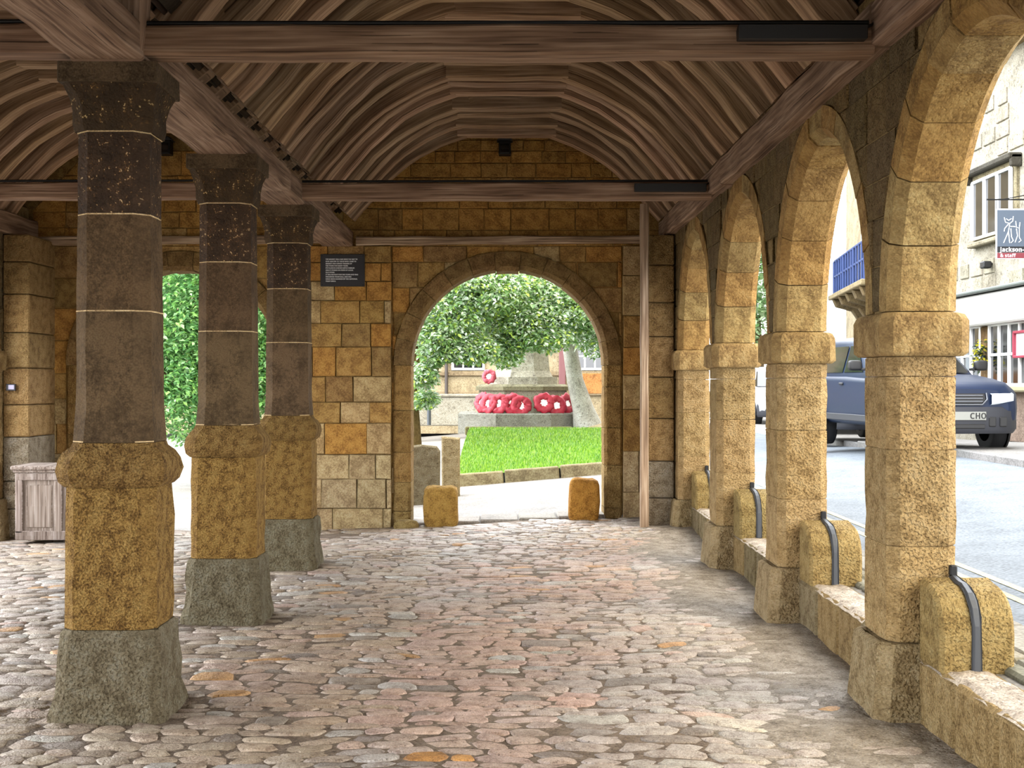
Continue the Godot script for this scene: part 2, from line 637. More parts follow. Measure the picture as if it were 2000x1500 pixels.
func warp(p: Vector2) -> Vector2:      # the rows of stones wander
	return p + Vector2(fn.get_noise_2d(p.x * 20 + 500, p.y * 20) * 0.1 + fn.get_noise_2d(p.x * 90, p.y * 90 + 700) * 0.02, fn.get_noise_2d(p.x * 22 + 300, p.y * 16) * 0.22 + fn.get_noise_2d(p.x * 110 + 50, p.y * 110) * 0.035)


func build_floor() -> void:
	var o := struct("floor", "worn cobbled floor of pinkish and grey pitched stones", "floor")
	for part in [[XL_OUT, 0.9, lin(148, 136, 124)], [0.9, 2.0, lin(178, 174, 167)]]:
		var base := MB.new()
		base.col = part[2]
		ground_sheet(base, steps(part[0], part[1], 50), steps(D_BACK - 0.3, D_END + 0.1, 160), func(x, d): return floor_y(x, d) + 0.0055 + bed(x, d))
		obj("mortar_bed", base, M.dirt, o)
	var stones := []
	var d := 2.7
	while d < D_END:
		var wide := rng.randf_range(0.065, 0.125) * (1.6 if rng.randf() < 0.15 else 1.0)
		var x := XL_IN + 0.05 + rng.randf() * 0.2
		while x < 1.9:
			var len := rng.randf_range(0.11, 0.27) * (1.3 if wide > 0.125 else 1.0)
			var a := Vector2(x, d)
			x += len
			var e := warp(a + Vector2(len, wide) / 2)
			var cx := e.x
			var cd := e.y
			if cx < -0.6 * cd - 1.0 or cd > D_END - 0.06 or cd < 2.9:
				continue
			var blocked := cx > 1.86 - len / 2 or (cx > 1.36 and cd > 13.4)
			for k in 4:
				var dc := PIER0 + PITCH * k
				if absf(cx - X_COL) < 0.27 and absf(cd - dc) < 0.27:
					blocked = true
				if cx > 1.66 and absf(cd - dc) < 0.3:
					blocked = true
			if not blocked:
				stones.append([cd, cx, len, wide, a])
		d += wide
	stones.sort_custom(func(a, b): return a[0] + absf(a[1]) * 0.1 < b[0] + absf(b[1]) * 0.1)
	var rest := MB.new()
	var single := 0
	for s in stones:
		var cd: float = s[0]
		var cx: float = s[1]
		var at := Vector3(cx, floor_y(cx, cd), -cd)
		if single < 300 and cd > 4.55 and absf(cx) < cd * 0.4:
			single += 1
			var b := MB.new()
			cobble(b, s, at)
			obj("cobble", b, M.cobble, o, at)
		else:
			rest.xf = Transform3D(Basis(), at)
			cobble(rest, s, at)
	var r := obj("cobbles", rest, M.cobble, o)
	tag(r, "", "", "", "stuff")


func bed(x: float, d: float) -> float:      # mortar lies higher and smoother along the street side
	return 0.02 * smoothstep(1.1, 1.7, x + fn.get_noise_2d(x * 30 + 90, d * 30) * 0.6) * (0.75 + fn.get_noise_2d(x * 60, d * 60 + 50))


func cobble(b: MB, s: Array, at: Vector3) -> void:
	var cd: float = s[0]
	var cx: float = s[1]
	var len: float = s[2]
	var wide: float = s[3]
	var pinkness := fn.get_noise_2d(cx * 12 + 40, cd * 12) + 0.3 - absf(cx + 0.1) * 0.22
	var c := lin(200, 192, 183)
	if pinkness > 0.0:
		c = c.lerp(lin(202, 177, 163), clampf(pinkness * 2.2, 0, 1))
	if cx < -0.6:
		c = c.lerp(lin(192, 175, 152), clampf(0.5 + fn.get_noise_2d(cx * 30, cd * 30), 0, 0.8))
	var k := rng.randf()
	if k < 0.08:
		c = c.lerp(lin(150, 142, 134), 0.8)
	elif k > 0.987:
		c = lin(206, 166, 118)
	elif k > 0.94:
		c = lin(206, 184, 170)
	elif k > 0.86:
		c = lin(198, 194, 186)
	if Vector2(cx - 0.28, cd - 6.45).length() < 0.16:
		c = lin(214, 184, 170)
	elif Vector2(cx - 1.1, cd - 5.95).length() < 0.13:
		c = lin(216, 208, 192)
	elif Vector2(cx + 0.2, (cd - 5.5) * 1.4).length() < 0.14:
		c = lin(212, 160, 96)
	b.col = vary(c, 0.09)
	var g := 0.0035
	var tall := rng.randf_range(0.007, 0.016)
	var tilt := Vector2(rng.randf_range(-0.03, 0.03), rng.randf_range(-0.07, 0.07))
	var x0: float = s[4].x + g
	var x1: float = s[4].x + len - g
	var d0: float = s[4].y + g
	var d1: float = s[4].y + wide - g
	var r := minf(wide * 0.3, 0.03)
	var m := (x0 + x1) / 2
	var sl := rng.randf_range(-0.02, 0.02)
	var shape := []
	for p in [Vector2(x0 + r, d0), Vector2(m, d0), Vector2(x1 - r, d0), Vector2(x1, d0 + r), Vector2(x1 + sl, d1 - r), Vector2(x1 - r, d1), Vector2(m, d1), Vector2(x0 + r, d1), Vector2(x0 + sl, d1 - r), Vector2(x0, d0 + r)]:
		shape.append(warp(p) + Vector2(rng.randf_range(-0.005, 0.005), rng.randf_range(-0.004, 0.004)) - Vector2(cx, cd))
	var n := shape.size()
	var rings := []
	for lv in [[1.0, -0.03], [0.97, tall * 0.5], [0.84, tall]]:
		var ring := PackedVector3Array()
		for e in shape:
			ring.append(Vector3(e.x * lv[0], lv[1] + (e.x * tilt.x + e.y * tilt.y) * (1.0 if lv[1] > 0 else 0.0), -e.y * lv[0]))
		rings.append(ring)
	var top := Vector3(0, tall * 1.1, 0)
	for i in n:
		var j := (i + 1) % n
		var oi := Vector3(rings[0][i].x, 0, rings[0][i].z).normalized()
		var oj := Vector3(rings[0][j].x, 0, rings[0][j].z).normalized()
		var mi := (oi + Vector3.UP * 0.8).normalized()
		var mj := (oj + Vector3.UP * 0.8).normalized()
		var ti := (oi * 0.2 + Vector3.UP).normalized()
		var tj := (oj * 0.2 + Vector3.UP).normalized()
		b.tri_n(rings[0][i], rings[0][j], rings[1][j], oi, oj, mj)
		b.tri_n(rings[0][i], rings[1][j], rings[1][i], oi, mj, mi)
		b.tri_n(rings[1][i], rings[1][j], rings[2][j], mi, mj, tj)
		b.tri_n(rings[1][i], rings[2][j], rings[2][i], mi, tj, ti)
		b.tri_n(rings[2][i], rings[2][j], top, ti, tj, Vector3.UP)


# ---------------------------------------------------------------- masonry
func arch_hole(c: float, r: float, spring: float, foot: float, seg := 24, tall := 1.0) -> PackedVector2Array:
	var p := PackedVector2Array([Vector2(c - r, foot), Vector2(c + r, foot)])
	for i in seg + 1:
		var a := PI * i / seg
		p.append(Vector2(c + r * cos(a), spring + tall * r * sin(a)))
	return p


func rect(x0: float, y0: float, x1: float, y1: float) -> PackedVector2Array:
	return PackedVector2Array([Vector2(x0, y0), Vector2(x1, y0), Vector2(x1, y1), Vector2(x0, y1)])


func area_of(p: PackedVector2Array) -> float:
	var s := 0.0
	for i in p.size():
		s += p[i].cross(p[(i + 1) % p.size()])
	return s / 2


# courses of stones laid inside region minus holes; xf maps (along, up, out of the wall)
func masonry(parent: Node, region: PackedVector2Array, holes: Array, xf: Transform3D, course: Vector2, length: Vector2, front: float, tint: Callable, mat: Material, back := -0.03) -> void:
	var lo := region[0]
	var hi := region[0]
	for p in region:
		lo = lo.min(p)
		hi = hi.max(p)
	var y := lo.y
	while y < hi.y - 0.02:
		var h := rng.randf_range(course.x, course.y)
		if y + h > hi.y - course.x * 0.6:
			h = hi.y - y
		var x := lo.x - rng.randf() * length.y
		while x < hi.x:
			var l := rng.randf_range(length.x, length.y)
			var cut: Array = Geometry2D.intersect_polygons(PackedVector2Array([Vector2(x, y), Vector2(x + l, y), Vector2(x + l, y + h), Vector2(x, y + h)]), region)
			for hole in holes:
				var next := []
				for q in cut:
					next.append_array(Geometry2D.clip_polygons(q, hole))
				cut = next
			for q in cut:
				if absf(area_of(q)) < 0.0035:
					continue
				for s in Geometry2D.offset_polygon(q, -0.0035):
					if absf(area_of(s)) < 0.002:
						continue
					if area_of(s) < 0:
						s.reverse()
					var w := PackedVector2Array()
					for p in s:
						w.append(p + Vector2(rng.randf_range(-0.004, 0.004), rng.randf_range(-0.004, 0.004)))
					var mid := Vector2.ZERO
					for p in w:
						mid += p / w.size()
					var b := MB.new()
					b.col = tint.call(mid)
					b.xf = xf
					b.prism(w, back, front + rng.randf_range(-0.005, 0.006), 0.007, 0.0, false)
					obj("stone", b, mat, parent)
			x += l
		y += h


# one wedge of an arch: (r, across) section turned from angle a0 to a1 about (c, spring)
func voussoir(b: MB, c: float, spring: float, a0: float, a1: float, section: PackedVector2Array, place: Callable, seg := 3) -> void:
	var rings := []
	for i in seg + 1:
		var a := lerpf(a0, a1, i / float(seg))
		var ring := PackedVector3Array()
		for s in section:
			ring.append(place.call(c + s.x * cos(a), spring + s.x * sin(a), s.y))
		rings.append(ring)
	# face outward whichever way the wall turns
	var m := Vector3.ZERO
	for p in rings[0]:
		m += p / rings[0].size()
	var k: Vector3 = (rings[0][1] - rings[0][0]).cross(rings[1][0] - rings[0][0])
	if k.dot((rings[0][0] + rings[0][1]) / 2 - m) < 0:
		for i in rings.size():
			var q: PackedVector3Array = rings[i]
			q.reverse()
			rings[i] = q
	b.loft(rings)


# stone with a chamfered rectangular plan, slightly uneven; profile rows are (y, half x, half z, chamfer)
func plan_block(b: MB, rows: Array, amp := 0.004, k := 3, top := true, bottom := false) -> void:
	var fine := []
	for i in rows.size() - 1:
		var a: Array = rows[i]
		var z: Array = rows[i + 1]
		var cuts := maxi(1, int(absf(z[0] - a[0]) / 0.09))
		for q in cuts:
			var t := q / float(cuts)
			fine.append([lerpf(a[0], z[0], t), lerpf(a[1], z[1], t), lerpf(a[2], z[2], t), lerpf(a[3], z[3], t)])
	fine.append(rows[rows.size() - 1])
	var corners := func(r):
		var hx: float = r[1]
		var hz: float = r[2]
		var ch: float = r[3]
		return [Vector3(-hx + ch, r[0], hz), Vector3(hx - ch, r[0], hz), Vector3(hx, r[0], hz - ch), Vector3(hx, r[0], -hz + ch), Vector3(hx - ch, r[0], -hz), Vector3(-hx + ch, r[0], -hz), Vector3(-hx, r[0], -hz + ch), Vector3(-hx, r[0], hz - ch)]
	for s in 8:
		var g := []
		for r in fine:
			var q: Array = corners.call(r)
			var line := PackedVector3Array()
			for i in k + 1:
				var p: Vector3 = (q[s] as Vector3).lerp(q[(s + 1) % 8], i / float(k))
				var w: Vector3 = b.xf * p
				var out := Vector3(p.x, 0, p.z).normalized()
				line.append(p + out * amp * (fn.get_noise_3d(w.x * 320, w.y * 320, w.z * 320) + 0.7 * fn.get_noise_3d(w.x * 900, w.y * 900, w.z * 900)))
			g.append(line)
		b.grid(g)
	var last: Array = corners.call(fine[fine.size() - 1])
	if top:
		b.fan(PackedVector3Array(last), false)
	if bottom:
		b.fan(PackedVector3Array(corners.call(fine[0])), true)


func pier(parent: Node, xc: float, dc: float, hx: float, detail: bool) -> void:
	var o := sub("pier", parent, Vector3(xc, 0, -dc))
	var hz := 0.23
	var spans := [[0.362, 0.8], [0.8, 1.24], [1.24, 1.575], [1.575, 1.668]]
	var b := MB.new()
	b.col = vary(lin(150, 138, 116), 0.06)
	b.xf = Transform3D(Basis(), Vector3(xc, 0, -dc))
	var inv := b.xf.affine_inverse()
	plan_block(b, [[-0.1, hx + 0.075, hz + 0.06, 0.06], [0.06, hx + 0.07, hz + 0.055, 0.06], [0.3, hx + 0.05, hz + 0.04, 0.06], [0.345, hx + 0.045, hz + 0.035, 0.06], [0.36, hx + 0.02, hz + 0.015, 0.055]], 0.016)
	shift(b, inv)
	obj("plinth_stone", b, M.stone_rough, o)
	for s in spans:
		b = MB.new()
		b.col = vary(lin(161, 143, 112), 0.06)
		b.xf = Transform3D(Basis(), Vector3(xc, 0, -dc))
		var c := 0.006
		plan_block(b, [[s[0], hx - c, hz - c, 0.05], [s[0] + c, hx, hz, 0.05], [s[1] - c, hx, hz, 0.05], [s[1] - 0.001, hx - c, hz - c, 0.05]], 0.011)
		shift(b, inv)
		obj("shaft_stone", b, M.stone_rough, o)
	b = MB.new()
	b.col = vary(lin(156, 137, 104), 0.06)
	b.xf = Transform3D(Basis(), Vector3(xc, 0, -dc))
	plan_block(b, [[1.668, hx + 0.025, hz + 0.025, 0.05], [1.685, hx + 0.045, hz + 0.045, 0.05], [1.83, hx + 0.045, hz + 0.045, 0.05], [1.86, hx + 0.03, hz + 0.03, 0.05], [1.869, hx + 0.01, hz + 0.01, 0.05]], 0.007, 3, true, true)
	shift(b, inv)
	obj("impost", b, M.stone, o)


func shift(b: MB, by: Transform3D) -> void:
	for i in b.v.size():
		b.v[i] = by * b.v[i]
	b.xf = Transform3D()


# arcaded side wall; s = +1 beside the street, -1 on the other side
func arcade(o: Node3D, s: float, x_in: float, x_out: float, d_from: float) -> void:
	var xc := (x_in + x_out) / 2
	var hx := absf(x_out - x_in) / 2
	var half := (PITCH - 0.46) / 2
	var place := func(u: float, y: float, x: float) -> Vector3: return Vector3(x, SPRING + (y - SPRING) * 1.05, u)
	var rise := SPRING
	var ring := 0.17
	var holes := []
	for k in range(-3, 4):
		var dc := PIER0 + PITCH * k
		pier(o, xc, dc, hx, k >= -1)
	for k in range(-3, 3):
		var dm := PIER0 + PITCH * (k + 0.5)
		holes.append(arch_hole(-dm, half + ring, rise, SPRING - 0.3, 24, 1.05))
		var a := sub("arch", o)
		var kk := 11
		var ch := 0.05
		for q in kk:
			var b := MB.new()
			b.col = vary(lin(160, 134, 92) if rng.randf() > 0.45 else lin(158, 140, 104), 0.09)
			var e := rng.randf_range(-0.005, 0.005)
			var sec := PackedVector2Array([Vector2(half + e, x_in + s * ch), Vector2(half + ch + e, x_in + s * e), Vector2(half + ring - 0.004, x_in + s * e), Vector2(half + ring - 0.004, x_out), Vector2(half + ch + e, x_out), Vector2(half + e, x_out - s * ch)])
			voussoir(b, -dm, rise, PI * (q + 0.012) / kk, PI * (q + 0.988) / kk, sec, place, 4)
			obj("voussoir", b, M.stone, a)
	# solid core (mortar) with the same openings, then facing stones on the hall side
	var whole := rect(-(D_END + 0.4), SPRING, -D_BACK + 0.4, 3.42)
	var pieces := [whole]
	for h in holes:
		var next := []
		for p in pieces:
			next.append_array(Geometry2D.clip_polygons(p, h))
		pieces = next
	var xf := Transform3D(Basis(Vector3(0, 0, 1), Vector3.UP, Vector3(-1, 0, 0)), Vector3(x_in, 0, 0)) if s > 0 else Transform3D(Basis(Vector3(0, 0, -1), Vector3.UP, Vector3(1, 0, 0)), Vector3(x_in, 0, 0))
	var core := MB.new()
	core.col = lin(140, 124, 94)
	core.xf = xf
	for p in pieces:
		if absf(area_of(p)) > 0.01:
			core.prism(mirrored(p, s), -absf(x_out - x_in), -0.014)
	# walling between the last pier and the end wall, and behind the camera
	core.prism(mirrored(rect(-(D_END + 0.4), -0.3, -(PIER0 + PITCH * 3 + 0.1), SPRING + 0.01), s), -absf(x_out - x_in), -0.014)
	core.prism(mirrored(rect(-(PIER0 - PITCH * 3 - 0.1), -0.3, -D_BACK + 0.4, SPRING + 0.01), s), -absf(x_out - x_in), -0.014)
	obj("mortar_core", core, M.mortar, o)
	var facing := sub("facing", o)
	var tint := func(p: Vector2) -> Color:
		return vary(lin(112, 98, 72) if rng.randf() > 0.35 else lin(108, 96, 76), 0.14)
	var reg := rect(-D_END, SPRING + 0.01, -d_from, 3.08)
	var hs := holes.duplicate()
	if s < 0:
		reg = mirrored(reg, s)
		for i in hs.size():
			hs[i] = mirrored(hs[i], s)
	masonry(facing, reg, hs, xf, Vector2(0.17, 0.26), Vector2(0.24, 0.5), 0.0, tint, M.stone_rough)
	masonry(facing, mirrored(rect(-D_END, -0.05, -(PIER0 + PITCH * 3 + 0.2), SPRING + 0.01), s), [], xf, Vector2(0.24, 0.4), Vector2(0.35, 0.6), 0.0, tint, M.stone_rough)
	# low kerb wall between the piers
	for k in range(-3, 3):
		var d0 := PIER0 + PITCH * k + 0.24
		var d1 := PIER0 + PITCH * (k + 1) - 0.24
		if s < 0 and k < 1:
			continue
		var cuts := 4
		for q in cuts:
			var b := MB.new()
			b.col = vary(lin(150, 134, 104) if rng.randf() > 0.4 else lin(132, 124, 104), 0.1)
			var da := lerpf(d0, d1, q / float(cuts)) + 0.006
			var db := lerpf(d0, d1, (q + 1) / float(cuts)) - 0.006
			b.box(Vector3(x_in + s * 0.25, 0.1, -(da + db) / 2), Vector3(0.25 + rng.randf_range(-0.01, 0.01), 0.39, db - da), 0.02)
			obj("kerb_stone", b, M.stone_rough, o)
		var crust := MB.new()
		crust.col = lin(206, 200, 192)
		var g := []
		for i in 25:
			var line := PackedVector3Array()
			for j in 7:
				var x := x_in + s * (0.13 + 0.24 * j / 6.0)
				var dd := lerpf(d0, d1, i / 24.0)
				var edge := 0.02 * (1.0 if j > 0 and j < 6 else 0.0)
				line.append(Vector3(x, 0.285 + edge + 0.012 * fn.get_noise_2d(x * 500, dd * 260), -dd))
			g.append(line)
		crust.grid(g, s < 0)
		obj("mortar_cap", crust, M.dirt, o)


func mirrored(p: PackedVector2Array, s: float) -> PackedVector2Array:
	if s > 0:
		return p
	var out := PackedVector2Array()
	for q in p:
		out.append(Vector2(-q.x, q.y))
	out.reverse()
	return out


func build_wall_right() -> void:
	var o := struct("wall_right", "arcaded limestone wall open to the street", "wall")
	arcade(o, 1.0, XR_IN, XR_OUT, 4.2)
	corner(o, 1.6)


# squared corner pier inside the hall, against the end wall
func corner(o: Node3D, x: float) -> void:
	var c := sub("corner_pier", o)
	var y := -0.05
	while y < 3.05:
		var h := minf(rng.randf_range(0.28, 0.46), 3.06 - y)
		if 3.06 - y - h < 0.12:
			h = 3.06 - y
		var b := MB.new()
		b.col = vary(lin(150, 128, 96), 0.1) if y > 0.6 else vary(lin(140, 134, 128), 0.08)
		b.box(Vector3(x, y + h / 2, -(13.62 + D_END) / 2), Vector3(0.27, h - 0.008, D_END - 13.62), 0.012)
		obj("stone", b, M.stone_rough, c)
		y += h


func build_wall_left() -> void:
	var o := struct("wall_left", "arcaded limestone wall on the far side of the hall", "wall")
	arcade(o, -1.0, XL_IN, XL_OUT, 11.9)
	corner(o, -4.99)


func build_wall_back() -> void:
	var o := struct("wall_back", "limestone end wall with two round arches", "wall")
	var r := 1.044
	var spring := 1.73
	var ring := 0.19
	var xf := Transform3D(Basis(), Vector3(0, 0, -D_END))
	var gable := PackedVector2Array([Vector2(XL_OUT, -0.15), Vector2(XR_OUT, -0.15), Vector2(XR_OUT, 3.3), Vector2(0.02, 5.3), Vector2(X_COL + 0.06, 3.44), Vector2(X_COL - 0.06, 3.44), Vector2(-3.5, 5.3), Vector2(XL_OUT, 3.42)])
	var holes := [arch_hole(0.03, r + ring, spring, -0.5), arch_hole(-3.5, r + ring, spring, -0.5)]
	var core := MB.new()
	core.col = lin(150, 128, 88)
	core.xf = xf
	var pieces := [gable]
	for h in [arch_hole(0.03, r + 0.015, spring, -0.5, 48), arch_hole(-3.5, r + 0.015, spring, -0.5, 48)]:
		var next := []
		for p in pieces:
			next.append_array(Geometry2D.clip_polygons(p, h))
		pieces = next
	for p in pieces:
		core.prism(p, -0.42, -0.016)
	obj("mortar_core", core, M.mortar, o)
	var facing := sub("facing", o)
	var tint := func(p: Vector2) -> Color:
		var k := rng.randf()
		var warm := lin(182, 142, 84)
		var c := warm if k < 0.36 else lin(168, 140, 92) if k < 0.68 else lin(154, 130, 92) if k < 0.88 else lin(184, 166, 132)
		if p.y < 0.75 + rng.randf_range(-0.1, 0.1):
			c = c.lerp(lin(186, 178, 158), 0.75)
		elif p.y > 2.95:
			c = c.lerp(lin(176, 142, 84), 0.6)
		return vary(c, 0.1)
	# squared blocks of the middle pier between the arches stand a little proud
	masonry(facing, rect(-2.3, -0.12, -1.225, 3.02), holes, Transform3D(Basis(), Vector3(0, 0, -D_END + 0.05)), Vector2(0.19, 0.34), Vector2(0.24, 0.55), 0.0, tint, M.stone, -0.08)
	masonry(facing, rect(1.275, -0.12, 1.465, 3.02), holes, Transform3D(Basis(), Vector3(0, 0, -D_END + 0.06)), Vector2(0.3, 0.55), Vector2(0.4, 0.6), 0.0, tint, M.stone, -0.08)
	masonry(facing, PackedVector2Array([Vector2(-1.22, -0.12), Vector2(1.27, -0.12), Vector2(1.27, 3.02), Vector2(-1.22, 3.02)]), holes, xf, Vector2(0.2, 0.3), Vector2(0.25, 0.5), 0.0, tint, M.stone)
	masonry(facing, PackedVector2Array([Vector2(XL_IN, -0.12), Vector2(-2.31, -0.12), Vector2(-2.31, 3.02), Vector2(XL_IN, 3.02)]), holes, xf, Vector2(0.22, 0.36), Vector2(0.28, 0.55), 0.0, tint, M.stone)
	masonry(facing, PackedVector2Array([Vector2(-1.75, 3.02), Vector2(1.72, 3.02), Vector2(1.72, 3.4), Vector2(1.0, 4.05), Vector2(-1.0, 4.05), Vector2(-1.75, 3.4)]), [], xf, Vector2(0.13, 0.25), Vector2(0.2, 0.44), 0.0, tint, M.stone)
	masonry(facing, PackedVector2Array([Vector2(-5.1, 3.02), Vector2(-1.85, 3.02), Vector2(-1.85, 3.4), Vector2(-2.5, 4.05), Vector2(-4.5, 4.05), Vector2(-5.1, 3.4)]), [], xf, Vector2(0.14, 0.25), Vector2(0.24, 0.46), 0.0, tint, M.stone)
	masonry(facing, rect(-0.95, 4.05, 0.95, 4.3), [], xf, Vector2(0.1, 0.14), Vector2(0.2, 0.4), 0.0, tint, M.stone)
	var place := func(u: float, y: float, z: float) -> Vector3: return Vector3(u, y, z)
	for c in [0.03, -3.5]:
		var a := sub("arch", o)
		var kk := 13
		for q in kk:
			var b := MB.new()
			b.col = vary(lin(128, 108, 76), 0.1)
			var e := rng.randf_range(-0.004, 0.006)
			var zf := -D_END + 0.03 + e
			var key := q == kk / 2
			var r0 := r - (0.018 if key else 0.0) + e
			var sec := PackedVector2Array([Vector2(r0, zf - 0.06), Vector2(r0 + 0.045, zf), Vector2(r + ring - 0.005, zf), Vector2(r + ring - 0.005, -D_END - 0.44), Vector2(r0, -D_END - 0.44)])
			voussoir(b, c, spring, PI * (q + 0.01) / kk, PI * (q + 0.99) / kk, sec, place, 4)
			obj("voussoir", b, M.stone, a)
		for s in [-1, 1]:
			var y := -0.15
			while y < spring - 0.01:
				var h := rng.randf_range(0.3, 0.48)
				if spring - y - h < 0.2:
					h = spring - y
				var b := MB.new()
				b.col = vary(lin(148, 124, 84), 0.1) if y > 0.3 else vary(lin(150, 132, 96), 0.08)
				var w := ring + (0.012 if rng.randf() < 0.3 else 0.0)
				b.xf = Transform3D(Basis(), Vector3(c + s * (r + w / 2), y + h / 2, -D_END - 0.205))
				plan_block(b, [[-h / 2 + 0.004, w / 2, 0.235, 0.03], [h / 2 - 0.004, w / 2, 0.235, 0.03]], 0.012)
				obj("jamb_stone", b, M.stone_rough, a)
				y += h


func build_wall_front() -> void:
	var o := struct("wall_front", "limestone end wall of the hall behind the viewer", "wall")
	var gable := PackedVector2Array([Vector2(XL_OUT, -0.15), Vector2(XR_OUT, -0.15), Vector2(XR_OUT, 3.3), Vector2(0.02, 5.3), Vector2(X_COL + 0.06, 3.44), Vector2(X_COL - 0.06, 3.44), Vector2(-3.5, 5.3), Vector2(XL_OUT, 3.42)])
	var pieces := [gable]
	for h in [arch_hole(0.03, 1.1, 1.73, -0.5), arch_hole(-3.5, 1.1, 1.73, -0.5)]:
		var next := []
		for p in pieces:
			next.append_array(Geometry2D.clip_polygons(p, h))
		pieces = next
	var core := MB.new()
	core.col = lin(176, 146, 92)
	core.xf = Transform3D(Basis(), Vector3(0, 0, -D_BACK))
	for p in pieces:
		core.prism(p, 0.0, 0.4)
	obj("masonry", core, M.stone, o)


# ---------------------------------------------------------------- roof
func build_ceiling() -> void:
	var o := struct("ceiling", "dark boarded underside of the double stone roof", "ceiling")
	var slope := 1.04
	var k := sqrt(1 + slope * slope)
	for aisle in [[0.02, "nave"], [-3.5, "aisle"]]:
		for s in [-1.0, 1.0]:
			var xa: float = aisle[0]
			# (run measured down the slope from the ridge)
			var ridge := Vector3(xa, 3.46 + slope * 1.72, 0)
			var dir := Vector3(s / k, -slope / k, 0)
			var up := Vector3(s * slope / k, 1 / k, 0)
			var far := 2.75 if (s > 0) == (xa > -1) else 2.62
			var slab := MB.new()
			slab.col = lin(60, 54, 48)
			var basis := Basis(dir, up, dir.cross(up))
			var zc := -(D_END + 0.5 + D_BACK - 0.5) / 2
			slab.xf = Transform3D(basis, ridge + dir * far / 2 + Vector3(0, 0, zc))
			slab.box(Vector3(0, 0.07, 0), Vector3(far + 0.02, 0.08, D_END - D_BACK + 1.0))
			obj("stone_slates", slab, M.stone_smooth, o)
			var kk := 11
			for q in kk:
				var b := MB.new()
				b.col = vary(lin(76, 64, 54), 0.2)
				var w := far / kk
				b.xf = Transform3D(basis * Basis(Vector3.UP, 0), ridge + dir * w * (q + 0.5) + Vector3(0, 0, zc))
				b.box(Vector3(0, 0.015, 0), Vector3(w - 0.02, 0.028, D_END - D_BACK + 0.9), 0.004)
				obj("roof_board", b, M.wood, o)


# timber of rectangular section along a path; n = direction of the section's second side
func timber(b: MB, path: PackedVector3Array, wide: float, deep: float, n: Vector3, rough := 0.006) -> void:
	var rings := []
	for i in path.size():
		var d := (path[mini(i + 1, path.size() - 1)] - path[maxi(i - 1, 0)]).normalized()
		var v := (n - d * n.dot(d)).normalized()
		var u := d.cross(v)
		var w := wide / 2 + rng.randf_range(-rough, rough)
		var h := deep / 2 + rng.randf_range(-rough, rough)
		var ch := 0.012
		var ring := PackedVector3Array()
		for q in [Vector2(-w + ch, -h), Vector2(w - ch, -h), Vector2(w, -h + ch), Vector2(w, h - ch), Vector2(w - ch, h), Vector2(-w + ch, h), Vector2(-w, h - ch), Vector2(-w, -h + ch)]:
			ring.append(path[i] - u * q.x * -1.0 + v * q.y)
		ring.reverse()
		rings.append(ring)
	# keep faces outward
	var m: Vector3 = path[0]
	var k: Vector3 = (rings[0][1] - rings[0][0]).cross(rings[1][0] - rings[0][0])
	if k.dot((rings[0][0] + rings[0][1]) / 2 - m) < 0:
		for i in rings.size():
			var q: PackedVector3Array = rings[i]
			q.reverse()
			rings[i] = q
	b.loft(rings)


func line(a: Vector3, z: Vector3, k: int) -> PackedVector3Array:
	var out := PackedVector3Array()
	for i in k + 1:
		out.append(a.lerp(z, i / float(k)))
	return out


func curve(points: Array, k: int) -> PackedVector3Array:
	var c := Curve3D.new()
	for i in points.size():
		var t: Vector3 = (points[mini(i + 1, points.size() - 1)] - points[maxi(i - 1, 0)]) / 6.0
		c.add_point(points[i], -t, t)
	var out := PackedVector3Array()
	var l := c.get_baked_length()
	for i in k + 1:
		out.append(c.sample_baked(l * i / k, true))
	return out


func rafter_frame(xa: float, d: float, label: String, group: String) -> void:
	var o := thing("rafter_frame", label, "roof frame", Vector3(xa, 3.07, -d), 0, group)
	var base := vary(lin(196, 174, 150), 0.12)
	var dz := 0.05
	var lift := rng.randf_range(-0.03, 0.03)
	o.position.z += rng.randf_range(-0.05, 0.05) if d < 13.9 else 0.0
	var thick := rng.randf_range(0.12, 0.2)
	for s in [-1.0, 1.0]:
		var b := MB.new()
		b.col = vary(base, 0.08)
		var a := Vector3(s * 1.64, 0.246, 0)
		var z := Vector3(0, 0.1 + 1.78 * 1.04, 0)
		var up := Vector3(s * 1.04, 1, 0).normalized()
		b.xf = Transform3D(Basis(), up * 0.1)
		timber(b, line(a, z, 5), 0.13, 0.12, up)
		obj("rafter", b, M.wood, o)
		b = MB.new()
		b.col = vary(base, 0.1)
		var j := rng.randf_range(-0.02, 0.02)
		var pts := [Vector3(s * 1.615, 0.185, 0), Vector3(s * 1.42, 0.42 + j, 0), Vector3(s * 1.17, 0.69 + j, 0), Vector3(s * 0.9, 0.9 + lift, 0), Vector3(s * 0.62, 1.04 + lift, 0), Vector3(s * 0.3, 1.14 + lift, 0)]
		var off := []
		for i in pts.size():
			var t: Vector3 = pts[mini(i + 1, pts.size() - 1)] - pts[maxi(i - 1, 0)]
			var nn := Vector3(-t.y, t.x, 0).normalized()
			if nn.y < 0:
				nn = -nn
			off.append(pts[i] + nn * 0.1 + Vector3(0, 0, rng.randf_range(-0.01, 0.01)))
		timber(b, curve(off, 12), thick, rng.randf_range(0.17, 0.22), Vector3(s * 0.3, 1, 0))
		obj("curved_brace", b, M.wood, o)
	var b := MB.new()
	b.col = vary(base, 0.1)
	var y := 1.15 + lift
	timber(b, line(Vector3(-0.52, y + rng.randf_range(-0.012, 0.012), 0.02), Vector3(0.52, y + rng.randf_range(-0.012, 0.012), 0.02), 4), 0.15, 0.13, Vector3.UP)
	obj("collar", b, M.wood, o)


